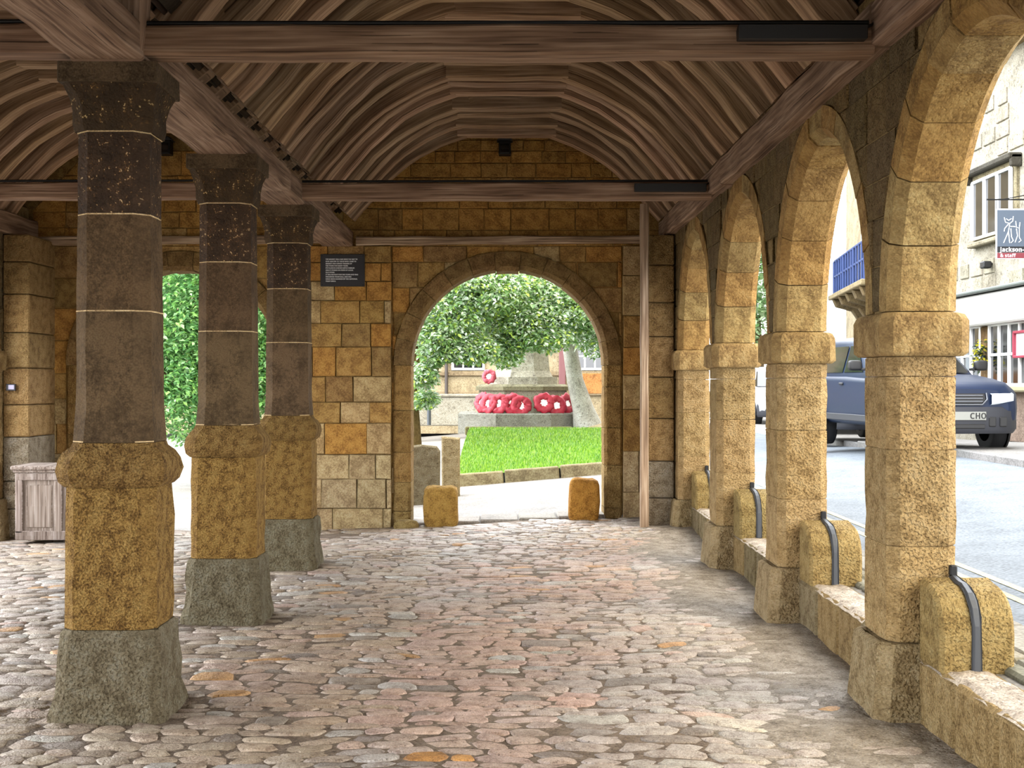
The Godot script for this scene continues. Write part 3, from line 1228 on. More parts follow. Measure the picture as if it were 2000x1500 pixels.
func nth(k: int) -> String:
	return ["", "first", "second", "third", "fourth", "fifth", "sixth", "seventh", "eighth", "ninth", "tenth", "eleventh", "twelfth", "thirteenth", "fourteenth", "fifteenth", "sixteenth", "seventeenth", "eighteenth", "nineteenth", "twentieth"][k]


func build_timbers() -> void:
	var wood := lin(172, 152, 136)
	# plates: along the street wall, over the columns, along the far wall
	for a in [["wall_plate", "long oak wall plate lying on the street arcade wall", 1.79, 3.175, 0.26, 0.21], ["arcade_plate", "long oak plate carried on the row of stone columns", X_COL + 0.005, 3.095, 0.33, 0.17], ["wall_plate", "long oak wall plate lying on the arcade wall away from the street", -5.17, 3.175, 0.26, 0.21]]:
		var o := thing(a[0], a[1], "beam", Vector3(a[2], a[3] - a[5] / 2, 0))
		tag(o, "", "", "", "structure")
		for q in 4:     # lengths scarfed end to end
			var d0 := lerpf(D_BACK, D_END, q / 4.0)
			var d1 := lerpf(D_BACK, D_END, (q + 1) / 4.0) - 0.006
			var b := MB.new()
			b.col = vary(wood, 0.06)
			timber(b, line(Vector3(0, a[5] / 2, -d0), Vector3(0, a[5] / 2, -d1), 14), a[4], a[5], Vector3.UP, 0.007)
			obj("timber_length", b, M.wood, o)
	# tie beams across each aisle
	for t in [[6.12, "nearer", "the dark trough light, beside the first column"], [10.9, "farther", ""]]:
		for s in [[-1.65, 1.68, "nave"], [-5.05, -1.97, "side"]]:
			var d: float = t[0]
			var lab := ""
			if t[1] == "nearer":
				lab = "oak tie beam %s at the column topped by a big curved brace" % ["over the street aisle" if s[2] == "nave" else "over the aisle behind the columns"]
			else:
				lab = "oak tie beam %s close to the end wall" % ["over the street aisle" if s[2] == "nave" else "over the aisle behind the columns"]
			var o := thing("tie_beam", lab, "beam", Vector3((s[0] + s[1]) / 2, 3.03, -d))
			var b := MB.new()
			b.col = vary(lin(176, 152, 134), 0.06)
			var h: float = (s[1] - s[0]) / 2
			timber(b, line(Vector3(-h, 0.07, 0), Vector3(h, 0.08, 0), 10), 0.16, 0.135, Vector3.UP, 0.005)
			obj("timber", b, M.wood, o)
			b = MB.new()
			b.tube(line(Vector3(-h, 0.152, 0.05), Vector3(h, 0.16, 0.05), 3), 0.011, 6)
			obj("cable_conduit", b, M.black, o)
		# black trough fitting on the front of the beam
		var l := thing("trough_light", "black trough light on the tie beam %s" % ["at the column with the curved brace" if t[1] == "nearer" else "close to the end wall"], "light fitting", Vector3(1.34, 3.092, -t[0] + 0.12))
		var b := MB.new()
		b.prism(PackedVector2Array([Vector2(-0.03, 0), Vector2(0.03, 0), Vector2(0.04, 0.05), Vector2(0.0, 0.068), Vector2(-0.038, 0.06)]), -0.29, 0.29, 0.003, 0.003)
		var body := obj("housing", b, M.black, l)
		body.rotation.y = PI / 2
		for x in [-0.2, 0.05, 0.26]:
			b = MB.new()
			b.box(Vector3(x, 0.036, -0.03), Vector3(0.02, 0.05, 0.03), 0.003)
			obj("bracket", b, M.iron, l)
		b = MB.new()
		b.tube(PackedVector3Array([Vector3(0.28, 0.05, 0), Vector3(0.33, 0.08, -0.01), Vector3(0.34, 0.16, -0.02)]), 0.008, 6)
		obj("cable", b, M.black, l)
	# principal rafters and post above the first column
	var o := thing("principal_brace", "big pale curved oak brace rising from the column head, cracked", "brace", Vector3(X_COL, 3.03, -6.0))
	var b := MB.new()
	b.col = lin(205, 182, 160)
	timber(b, curve([Vector3(0.06, 0.05, 0), Vector3(-0.12, 0.16, 0), Vector3(-0.3, 0.27, 0), Vector3(-0.55, 0.5, 0), Vector3(-0.85, 0.85, 0)], 12), 0.12, 0.17, Vector3(0.5, 1, 0))
	obj("timber", b, M.wood, o)
	o = thing("post", "short upright oak post standing over the column head", "post", Vector3(X_COL + 0.1, 3.03, -6.06))
	b = MB.new()
	b.col = lin(190, 168, 150)
	timber(b, line(Vector3(0, 0, 0), Vector3(0.01, 0.38, 0), 4), 0.15, 0.15, Vector3(0, 0, 1))
	obj("timber", b, M.wood, o)
	# arched frames
	var d := D_END - 0.3
	var q := 1
	while d > 6.4:
		rafter_frame(0.02, d, "arch-braced oak rafter frame over the street aisle, %s from the end wall" % nth(q), "arched rafter frames over the street aisle")
		rafter_frame(-3.5, d - 0.23, "arch-braced oak rafter frame behind the columns, %s from the end wall" % nth(q), "arched rafter frames behind the columns")
		d -= 0.46
		q += 1
	# rails on the end wall
	for a in [[-1.6, 1.45, "over the arch to the green"], [-5.05, -2.0, "over the arch behind the columns"]]:
		o = thing("wall_rail", "slim oak rail on the end wall %s" % a[2], "rail", Vector3((a[0] + a[1]) / 2, 3.02, -D_END + 0.05))
		b = MB.new()
		b.col = lin(200, 184, 164)
		var h: float = (a[1] - a[0]) / 2
		timber(b, line(Vector3(-h, 0.045, 0), Vector3(h, 0.065, 0), 9), 0.1, 0.085, Vector3.UP)
		obj("timber", b, M.wood, o)
	# slim post in the corner
	o = thing("timber_post", "slim pale oak post standing against the corner pier", "post", Vector3(1.42, 0.0, -13.55))
	b = MB.new()
	b.col = lin(206, 190, 172)
	timber(b, line(Vector3.ZERO, Vector3(0, 3.36, 0), 12), 0.085, 0.085, Vector3(0, 0, 1), 0.004)
	obj("timber", b, M.wood, o)


# ---------------------------------------------------------------- columns
func build_columns() -> void:
	var where := ["carrying the big curved brace", "midway along the row", "closest to the dark plaque"]
	for k in 3:
		var d := PIER0 + PITCH * k
		var o := thing("column", "octagonal stone column on a swelling base, %s" % where[k], "column", Vector3(X_COL, 0, -d))
		var place := Transform3D(Basis(), Vector3(X_COL, 0, -d))
		var inv := place.affine_inverse()
		var parts := [
			["plinth", lin(114, 111, 102), M.stone_rough, [[-0.08, 0.275, 0.275, 0.04], [0.05, 0.262, 0.262, 0.045], [0.12, 0.243, 0.243, 0.05], [0.4, 0.228, 0.228, 0.055], [0.418, 0.215, 0.215, 0.055]], 0.02],
			["die", lin(150, 126, 84), M.stone_lichen, [[0.42, 0.212, 0.212, 0.055], [0.7, 0.212, 0.212, 0.055], [1.02, 0.208, 0.208, 0.055], [1.065, 0.206, 0.206, 0.06]], 0.011],
			["torus_moulding", lin(140, 118, 80), M.stone_lichen, [[1.067, 0.214, 0.214, 0.06], [1.09, 0.238, 0.238, 0.075], [1.14, 0.252, 0.252, 0.085], [1.19, 0.244, 0.244, 0.085], [1.225, 0.222, 0.222, 0.08], [1.25, 0.196, 0.196, 0.07], [1.27, 0.19, 0.19, 0.07]], 0.012],
			["drum", lin(102, 87, 67), M.stone_dark, [[1.272, 0.188, 0.188, 0.07], [1.42, 0.176, 0.176, 0.068], [1.873, 0.174, 0.174, 0.066]], 0.005],
			["drum", lin(98, 83, 63), M.stone_dark, [[1.88, 0.173, 0.173, 0.066], [2.318, 0.169, 0.169, 0.064]], 0.005],
			["drum", lin(232, 214, 196), M.stone_flaky, [[2.325, 0.168, 0.168, 0.064], [2.696, 0.165, 0.165, 0.062]], 0.005],
			["capital", lin(232, 218, 190), M.stone_flaky, [[2.703, 0.178, 0.178, 0.064], [2.74, 0.186, 0.186, 0.066], [2.8, 0.186, 0.186, 0.066], [2.86, 0.198, 0.198, 0.06], [2.914, 0.215, 0.215, 0.04]], 0.007],
			["abacus", lin(98, 86, 68), M.stone_dark, [[2.915, 0.222, 0.222, 0.008], [2.92, 0.225, 0.225, 0.008], [3.008, 0.225, 0.225, 0.008]], 0.003],
		]
		for p in parts:
			var b := MB.new()
			b.col = vary(p[1], 0.06)
			b.xf = place
			plan_block(b, p[3], p[4], 5, true, true)
			shift(b, inv)
			obj(p[0], b, p[2], o)
		for y in [1.2725, 1.8735, 2.3185, 2.6965]:
			var b := MB.new()
			b.col = lin(224, 206, 176)
			b.xf = place
			var w: float = 0.1745 if y < 2.0 else 0.169
			if y < 1.3: w = 0.187
			plan_block(b, [[y, w, w, 0.066], [y + 0.006, w, w, 0.066]], 0.006, 5)
			shift(b, inv)
			obj("mortar_joint", b, M.mortar, o)


# a point seen at pixel (px, py), at a distance known from what it stands on
func pt(px: float, py: float, d: float) -> Vector3:
	return Vector3((px - 986.0) * d / F_PX, 1.55 - (py - 746.0) * d / F_PX, -d)


# rounded, weathered lump of stone: box pushed towards an ellipsoid
func boulder(b: MB, size: Vector3, square: float, amp: float, seedling: float) -> void:
	var g := []
	var rows := 14
	var cols := 22
	for r in rows + 1:
		var ring := PackedVector3Array()
		var el := lerpf(-PI / 2, PI / 2, r / float(rows))
		for k in cols:
			var az := -TAU * k / cols
			var p := Vector3(cos(el) * cos(az), sin(el), cos(el) * sin(az))
			var q := Vector3(signf(p.x) * pow(absf(p.x), square), signf(p.y) * pow(absf(p.y), square), signf(p.z) * pow(absf(p.z), square))
			q += p * amp * fn.get_noise_3d(q.x * 60 + seedling, q.y * 60, q.z * 60)
			ring.append(Vector3(q.x * size.x / 2, (q.y + 1) * size.y / 2, q.z * size.z / 2))
		g.append(ring)
	b.grid(g, false, true)


func build_hall_things() -> void:
	# rounded blocks with a lead-set iron strap, on the kerb against each street pier
	var count := ["fourth", "third", "second", "first"]
	for k in 4:
		var d := PIER0 + PITCH * k - 0.26
		if k == 3: d += 0.0
		var o := thing("shoulder_stone", "round-shouldered stone block with iron strap, against the %s street pier from the end wall" % count[k], "stone block", Vector3(2.03, 0.285, -d), 0, "strapped blocks on the street kerb")
		var b := MB.new()
		b.col = vary(lin(148, 134, 98), 0.06)
		var deep := 0.3
		var tall := 0.37 + rng.randf_range(-0.02, 0.02)
		# side outline: straight back at the pier, quarter round towards the viewer
		var p := PackedVector2Array([Vector2(0, 0), Vector2(deep, 0), Vector2(deep + 0.005, tall * 0.45)])
		for i in 7:
			var a := lerpf(0.1, PI / 2, i / 6.0)
			p.append(Vector2(deep * (0.3 + 0.7 * cos(a)), tall * (0.5 + 0.46 * sin(a))))
		p.append(Vector2(0.02, tall))
		p.append(Vector2(0, tall * 0.98))
		b.xf = Transform3D(Basis(Vector3(0, 0, 1), Vector3.UP, Vector3(-1, 0, 0)), Vector3.ZERO)
		b.prism(p, -0.17, 0.155, 0.018, 0.018)
		obj("block", b, M.stone_rough, o)
		b = MB.new()
		var path := PackedVector3Array([Vector3(0, tall + 0.005, 0.0)])
		for i in 8:
			var a := lerpf(PI / 2, 0.1, i / 7.0)
			path.append(Vector3(0, tall * (0.5 + 0.46 * sin(a)) + 0.006, deep * (0.3 + 0.7 * cos(a)) + 0.006))
		path.append(Vector3(0, 0.02, deep + 0.009))
		timber(b, path, 0.045, 0.016, Vector3(0, 1, 1.2), 0.002)
		obj("iron_strap", b, M.lead, o)
		b = MB.new()
		b.box(Vector3(0, tall + 0.03, -0.0), Vector3(0.035, 0.05, 0.03), 0.006)
		obj("iron_pin", b, M.iron, o)

	# guard stones at the foot of the end arch
	var g := thing("guard_stone", "ochre guard stone with a pale dished top, beside the paired grey slabs", "guard stone", Vector3(-0.69, -0.03, -14.33))
	var b := MB.new()
	b.col = lin(170, 142, 84)
	boulder(b, Vector3(0.37, 0.46, 0.3), 0.36, 0.1, 10.0)
	obj("stone", b, M.stone_rough, g)
	g = thing("guard_stone", "orange-brown guard stone leaning by the jamb of the lawn arch", "guard stone", Vector3(0.84, 0.04, -14.33))
	b = MB.new()
	b.col = lin(176, 134, 70)
	boulder(b, Vector3(0.33, 0.47, 0.28), 0.36, 0.1, 90.0)
	var m := obj("stone", b, M.stone_rough, g)
	m.rotation.z = -0.05
	g = thing("rock", "small mossy rock at the foot of the arch jamb", "rock", Vector3(-1.05, -0.04, -14.2))
	b = MB.new()
	b.col = lin(150, 136, 98)
	boulder(b, Vector3(0.26, 0.12, 0.2), 0.6, 0.2, 150.0)
	obj("stone", b, M.stone_rough, g)

	# plaque
	var p := thing("plaque", "dark framed information plaque with white lettering on end wall", "plaque", Vector3(-1.745, 2.577, -14.335))
	b = MB.new()
	b.box(Vector3(0, 0.174, 0), Vector3(0.475, 0.348, 0.022), 0.004)
	b.col = Color.WHITE
	var board := obj("board", b, plain_mat(Color(0.11, 0.1, 0.105), 0.5), p)
	var rows := ["THE MARKET HALL WAS BUILT IN 1627 TO", "GIVE SHELTER TO THOSE WHO CAME TO", "MARKET AND SERVED TRADERS OF", "THE TOWN FOR MANY YEARS.", "ITS FLOOR IS UNEVEN WITH COBBLES", "AND IT STANDS ON PIERS OF LOCAL", "OLD STONE.", "IT WAS BOUGHT FOR THE TOWN AND WAS", "PRESERVED FROM SALE, AND HAS", "SINCE BEEN GUARDED BY THE NATIONAL", "TRUST SINCE."]
	for i in rows.size():
		words(board, "lettering", rows[i], 0.0175, M.white, Transform3D(Basis(), Vector3(-0.182, 0.292 - i * 0.0236, 0.0125)))
	for x in [-0.22, 0.22]:
		for y in [0.018, 0.33]:
			b = MB.new()
			b.xf = Transform3D(Basis(Vector3.RIGHT, PI / 2), Vector3(x, y, 0.011))
			b.lathe(PackedVector2Array([Vector2(0.006, 0), Vector2(0.005, 0.004), Vector2(0, 0.005)]), 8)
			obj("screw", b, M.iron, p)

	# boarded chest
	var c := thing("wooden_chest", "grey panelled wooden chest with lid standing by the end wall", "chest", Vector3(-4.36, -0.005, -13.28))
	var cw := lin(186, 182, 182)
	b = MB.new()
	b.col = vary(cw, 0.04)
	b.box(Vector3(0, 0.345, -0.01), Vector3(0.84, 0.66, 0.5), 0.008)
	obj("body", b, M.wood, c)
	b = MB.new()
	b.col = vary(cw, 0.04)
	b.box(Vector3(0, 0.715, 0), Vector3(0.92, 0.04, 0.58), 0.01)
	b.box(Vector3(0, 0.682, 0), Vector3(0.88, 0.026, 0.54), 0.006)
	obj("lid", b, M.wood, c)
	for a in [[0.0, 0.63, 0.84, 0.07], [0.0, 0.055, 0.84, 0.09], [-0.385, 0.34, 0.07, 0.52], [0.385, 0.34, 0.07, 0.52], [0.0, 0.34, 0.07, 0.5]]:
		b = MB.new()
		b.col = vary(cw, 0.06)
		b.box(Vector3(a[0], a[1], 0.252), Vector3(a[2], a[3], 0.026), 0.005)
		obj("frame_rail", b, M.wood, c)
	for x in [-0.19, 0.19]:
		b = MB.new()
		b.col = vary(cw, 0.05)
		b.box(Vector3(x, 0.34, 0.238), Vector3(0.25, 0.42, 0.02), 0.008)
		obj("panel", b, M.wood, c)

	# switch box on the left corner pier
	var s := thing("switch_box", "small dark box with a pale face on the corner pier above the chest", "switch", Vector3(-5.03, 1.46, -13.6))
	b = MB.new()
	b.box(Vector3(0, 0.035, 0.012), Vector3(0.095, 0.07, 0.025), 0.004)
	obj("box", b, plain_mat(Color(0.12, 0.11, 0.14), 0.5), s)
	b = MB.new()
	b.box(Vector3(0.006, 0.037, 0.026), Vector3(0.058, 0.045, 0.005), 0.002)
	obj("face", b, plain_mat(Color(0.72, 0.7, 0.8), 0.5), s)

	# dark lamp boxes high on the gable walls
	for a in [[0.0, "over the arch to the lawn"], [-3.64, "over the arch behind the columns"]]:
		var l := thing("gable_lamp", "dark metal box lantern high on the gable wall %s" % a[1], "lamp", Vector3(a[0], 3.98, -14.31))
		b = MB.new()
		b.box(Vector3(0, 0.08, 0), Vector3(0.13, 0.15, 0.14), 0.006)
		obj("housing", b, M.iron, l)
		b = MB.new()
		b.prism(PackedVector2Array([Vector2(-0.085, 0.155), Vector2(0.085, 0.155), Vector2(0.05, 0.19), Vector2(-0.05, 0.19)]), -0.09, 0.09, 0.004, 0.004)
		obj("cover", b, M.black, l)
		b = MB.new()
		b.box(Vector3(0, 0.07, 0.071), Vector3(0.09, 0.1, 0.006), 0.002)
		obj("pane", b, M.glass, l)


# ---------------------------------------------------------------- vehicles
func car(called: String, label: String, paint: Material, at: Vector3, turn: float, plate: String, fine: bool) -> void:
	var o := thing(called, label, "car", at, turn)
	# body sections from nose (z = +0.85) to tail, front axle at z = 0
	var body := MB.new()
	var rows := [[0.85, 0.62, 0.5, 0.74, 0.86, 0.45], [0.8, 0.74, 0.42, 0.78, 0.92, 0.58], [0.66, 0.83, 0.38, 0.86, 0.965, 0.66], [0.2, 0.87, 0.36, 0.93, 1.02, 0.7], [-0.35, 0.88, 0.35, 0.98, 1.07, 0.72], [-0.55, 0.88, 0.35, 1.0, 1.08, 0.74], [-1.5, 0.885, 0.34, 1.03, 1.07, 0.78], [-3.2, 0.88, 0.35, 1.04, 1.08, 0.78], [-3.45, 0.85, 0.4, 1.02, 1.07, 0.74], [-3.52, 0.78, 0.46, 0.98, 1.03, 0.66]]
	var rings := []
	for r in rows:
		var h: float = r[1]
		var ring := PackedVector3Array()
		for q in [Vector2(-h * 0.9, r[2]), Vector2(h * 0.9, r[2]), Vector2(h * 0.985, r[2] + 0.06), Vector2(h, lerpf(r[2], r[3], 0.5)), Vector2(h * 0.985, r[3] - 0.05), Vector2(h * 0.94, r[3]), Vector2(r[5], r[4]), Vector2(r[5] * 0.4, r[4] + 0.02), Vector2(-r[5] * 0.4, r[4] + 0.02), Vector2(-r[5], r[4]), Vector2(-h * 0.94, r[3]), Vector2(-h * 0.985, r[3] - 0.05), Vector2(-h, lerpf(r[2], r[3], 0.5)), Vector2(-h * 0.985, r[2] + 0.06)]:
			ring.append(Vector3(q.x, q.y, r[0]))
		rings.append(ring)
	rings.reverse()
	body.grid(rings, false, true)
	body.fan(rings[0], true)
	body.fan(rings[rings.size() - 1], false)
	obj("body", body, paint, o)
	# cabin: rounded rectangles one above the other
	var cab := MB.new()
	var lv := [[1.03, -0.45, -3.42, 0.8], [1.1, -0.55, -3.42, 0.79], [1.55, -1.18, -3.3, 0.66], [1.63, -1.36, -3.2, 0.6], [1.66, -1.6, -3.0, 0.5]]
	var cr := []
	for r in lv:
		var ring := PackedVector3Array()
		var w: float = r[3]
		var za: float = r[1]
		var zb: float = r[2]
		for q in [Vector2(-w + 0.1, za), Vector2(-w * 0.4, za + 0.05), Vector2(w * 0.4, za + 0.05), Vector2(w - 0.1, za), Vector2(w, za - 0.14), Vector2(w, (za + zb) / 2), Vector2(w, zb + 0.12), Vector2(w - 0.12, zb), Vector2(-w + 0.12, zb), Vector2(-w, zb + 0.12), Vector2(-w, (za + zb) / 2), Vector2(-w, za - 0.14)]:
			ring.append(Vector3(q.x, r[0], q.y))
		cr.append(ring)
	cab.grid(cr, false, true)
	cab.fan(cr[cr.size() - 1], false)
	obj("cabin", cab, paint, o)
	# glass
	var w := MB.new()
	w.quad(Vector3(-0.66, 1.11, -0.48), Vector3(0.66, 1.11, -0.48), Vector3(0.54, 1.53, -1.08), Vector3(-0.54, 1.53, -1.08))
	w.quad(Vector3(-0.66, 1.11, -0.48), Vector3(-0.54, 1.53, -1.08), Vector3(-0.57, 1.52, -1.16), Vector3(-0.71, 1.11, -0.58))
	obj("windscreen", w, M.glass, o)
	for s in [-1.0, 1.0]:
		for z in [[-0.85, -1.62], [-1.7, -2.5], [-2.58, -3.2]]:
			w = MB.new()
			var top := maxf(1.52, 0.0)
			var za: float = z[0] if z[0] < -0.9 else -0.82
			var zt: float = z[0] if z[0] < -0.9 else -1.3
			var a := Vector3(s * 0.795, 1.12, za)
			var c := Vector3(s * 0.795, 1.12, z[1])
			var d := Vector3(s * 0.685, top, z[1])
			var e := Vector3(s * 0.685, top, zt)
			if s > 0: w.quad(a, c, d, e)
			else: w.quad(c, a, e, d)
			obj("side_window", w, M.glass, o)
	# grille, bumper, lamps
	var b := MB.new()
	b.prism(PackedVector2Array([Vector2(-0.24, 0.68), Vector2(0.24, 0.68), Vector2(0.3, 0.74), Vector2(0.28, 0.82), Vector2(-0.28, 0.82), Vector2(-0.3, 0.74)]), 0.79, 0.868, 0.01)
	var grille := obj("grille", b, M.black, o)
	for y in [0.715, 0.755, 0.795]:
		b = MB.new()
		b.box(Vector3(0, y, 0.872), Vector3(0.5, 0.014, 0.01), 0.003)
		obj("slat", b, M.alloy, grille)
	b = MB.new()
	b.tube(PackedVector3Array([Vector3(-0.3, 0.83, 0.86), Vector3(-0.31, 0.74, 0.868), Vector3(-0.24, 0.67, 0.872), Vector3(0.24, 0.67, 0.872), Vector3(0.31, 0.74, 0.868), Vector3(0.3, 0.83, 0.86)]), 0.012, 6)
	obj("grille_surround", b, M.alloy, grille)
	for s in [-1.0, 1.0]:
		b = MB.new()
		var lamp := []
		for i in 7:
			var x := lerpf(0.36, 0.71, i / 6.0)
			var z := 0.885 - 0.75 * pow(maxf(x - 0.42, 0.0), 1.7)
			var row := PackedVector3Array()
			for y in [lerpf(0.66, 0.7, i / 6.0), lerpf(0.68, 0.72, i / 6.0), lerpf(0.8, 0.81, i / 6.0), lerpf(0.82, 0.83, i / 6.0)]:
				row.append(Vector3(s * x, y, z + (0.015 if row.size() in [1, 2] else -0.04)))
			lamp.append(row)
		b.grid(lamp, s > 0)
		obj("headlight", b, M.lamp_glass, o)
	b = MB.new()
	var bp := []
	for y in [0.28, 0.34, 0.46, 0.58, 0.64]:
		var ring := PackedVector3Array()
		var pull := 0.03 if y == 0.28 or y == 0.64 else 0.0
		for i in 17:
			var a := lerpf(-1.0, 1.0, i / 16.0)
			ring.append(Vector3(a * (0.875 - pull), y, 0.93 - pull - 0.1 * a * a - 0.28 * pow(absf(a), 7)))
		bp.append(ring)
	b.grid(bp)
	var bump_ := obj("bumper", b, M.plastic, o)
	for x in [-0.52, -0.36, 0.36, 0.52]:
		b = MB.new()
		b.box(Vector3(x, 0.44, 0.925 - 0.1 * x * x), Vector3(0.1, 0.13, 0.03), 0.01)
		obj("bumper_slot", b, M.black, bump_)
	b = MB.new()
	b.box(Vector3(0, 0.38, 0.93), Vector3(0.5, 0.06, 0.03), 0.008)
	obj("air_intake", b, M.black, bump_)
	b = MB.new()
	b.box(Vector3(0, 0.52, 0.945), Vector3(0.52, 0.112, 0.012), 0.003)
	var pl := obj("number_plate", b, plain_mat(Color(0.5, 0.5, 0.47), 0.5), o)
	if plate:
		words(pl, "lettering", plate, 0.112, M.black, Transform3D(Basis(), Vector3(0.03, 0.52, 0.953)))
	# wheels
	for s in [-1.0, 1.0]:
		for z in [0.0, -2.62]:
			var wh := sub("wheel", o, Vector3(s * 0.77, 0.34, z))
			b = MB.new()
			b.xf = Transform3D(Basis(Vector3(0, 0, 1), -PI / 2 * s), Vector3.ZERO)
			b.lathe(PackedVector2Array([Vector2(0.2, -0.1), Vector2(0.3, -0.105), Vector2(0.335, -0.085), Vector2(0.34, 0), Vector2(0.335, 0.085), Vector2(0.3, 0.108), Vector2(0.215, 0.1)]), 28)
			obj("tyre", b, M.rubber, wh)
			b = MB.new()
			b.xf = Transform3D(Basis(Vector3(0, 0, 1), -PI / 2 * s), Vector3.ZERO)
			b.lathe(PackedVector2Array([Vector2(0.215, 0.098), Vector2(0.2, 0.07), Vector2(0.08, 0.085), Vector2(0.05, 0.1), Vector2(0.0, 0.1)]), 28)
			obj("hub", b, M.alloy, wh)
			b = MB.new()
			var arc := PackedVector3Array()
			for i in 13:
				var a := lerpf(-0.1, PI + 0.1, i / 12.0)
				arc.append(Vector3(s * 0.885, 0.36 + 0.4 * sin(a), z + 0.4 * cos(a)))
			timber(b, arc, 0.045, 0.05, Vector3(1, 0, 0), 0.0)
			obj("wheel_arch", b, M.plastic, o)
			b = MB.new()
			b.xf = Transform3D(Basis(Vector3(0, 0, 1), -PI / 2 * s), Vector3(s * 0.86, 0.36, z))
			b.lathe(PackedVector2Array([Vector2(0.38, 0.0), Vector2(0.38, 0.028), Vector2(0.0, 0.028)]), 24)
			obj("wheel_well", b, M.black, o)
		b = MB.new()
		b.xf = Transform3D(Basis(), Vector3(s * 0.95, 1.14, -0.72))
		boulder(b, Vector3(0.2, 0.15, 0.11), 0.5, 0.0, 1.0)
		b.xf = Transform3D()
		b.box(Vector3(s * 0.84, 1.16, -0.74), Vector3(0.1, 0.04, 0.05), 0.01)
		obj("door_mirror", b, M.black, o)
		for z in [-1.5, -2.4]:
			b = MB.new()
			b.box(Vector3(s * 0.885, 0.95, z), Vector3(0.03, 0.035, 0.15), 0.01)
			obj("door_handle", b, M.plastic, o)
		b = MB.new()
		b.box(Vector3(s * 0.885, 0.45, -1.3), Vector3(0.03, 0.1, 1.8), 0.012)
		obj("sill_cladding", b, M.plastic, o)


func van(at: Vector3) -> void:
	var o := thing("van", "tall white van parked behind the dark car", "van", at)
	var side := PackedVector2Array([Vector2(-4.6, 0.35), Vector2(0.0, 0.35), Vector2(0.05, 0.8), Vector2(-0.05, 1.05), Vector2(-0.55, 1.2), Vector2(-1.15, 1.95), Vector2(-1.5, 2.06), Vector2(-4.55, 2.08)])
	var b := MB.new()
	b.xf = Transform3D(Basis(Vector3(0, 0, 1), Vector3.UP, Vector3(-1, 0, 0)), Vector3.ZERO)
	b.prism(side, -0.93, 0.93, 0.06, 0.06)
	obj("body", b, M.car_white, o)
	b = MB.new()
	b.quad(Vector3(-0.78, 1.24, -0.55), Vector3(0.78, 1.24, -0.55), Vector3(0.74, 1.9, -1.08), Vector3(-0.74, 1.9, -1.08))
	obj("windscreen", b, plain_mat(Color(0.78, 0.82, 0.84), 0.1), o)
	b = MB.new()
	b.tube(PackedVector3Array([Vector3(-0.7, 1.2, -0.5), Vector3(-0.2, 1.27, -0.53)]), 0.012, 5)
	obj("wiper", b, M.black, o)
	b = MB.new()
	b.box(Vector3(0, 0.5, 0.03), Vector3(1.84, 0.25, 0.1), 0.03)
	obj("bumper", b, M.plastic, o)
	for s in [-1.0, 1.0]:
		b = MB.new()
		b.box(Vector3(s * 0.72, 0.85, 0.0), Vector3(0.3, 0.24, 0.08), 0.03)
		obj("headlight", b, M.lamp_glass, o)
		for z in [-0.75, -3.8]:
			b = MB.new()
			b.xf = Transform3D(Basis(Vector3(0, 0, 1), -PI / 2 * s), Vector3(s * 0.85, 0.33, z))
			b.lathe(PackedVector2Array([Vector2(0.2, -0.1), Vector2(0.33, -0.08), Vector2(0.33, 0.06), Vector2(0.3, 0.1), Vector2(0.2, 0.09), Vector2(0.0, 0.09)]), 24)
			obj("wheel", b, M.rubber, o)


# ---------------------------------------------------------------- street
func facade_point(px: float, py: float, x: float) -> Vector3:
	return pt(px, py, F_PX * x / (px - 986.0))


func window_unit(parent: Node, x: float, d0: float, d1: float, y0: float, y1: float, cols: int, rows: int, frame: Material, out := -1.0) -> void:
	var w := sub("window", parent)
	var b := MB.new()
	for i in cols + 1:
		var d := lerpf(d0, d1, i / float(cols))
		b.box(Vector3(x + out * 0.03, (y0 + y1) / 2, -d), Vector3(0.06, y1 - y0, 0.06), 0.008)
	for i in rows + 1:
		var y := lerpf(y0, y1, i / float(rows))
		b.box(Vector3(x + out * 0.03, y, -(d0 + d1) / 2), Vector3(0.055, 0.05, d1 - d0), 0.008)
	obj("frame", b, frame, w)
	for i in cols:
		for j in rows:
			b = MB.new()
			var da := lerpf(d0, d1, i / float(cols)) + 0.03
			var db := lerpf(d0, d1, (i + 1) / float(cols)) - 0.03
			var ya := lerpf(y0, y1, j / float(rows)) + 0.025
			var yb := lerpf(y0, y1, (j + 1) / float(rows)) - 0.025
			b.box(Vector3(x + out * 0.012, (ya + yb) / 2, -(da + db) / 2), Vector3(0.012, yb - ya, db - da))
			obj("pane", b, M.glass, w)


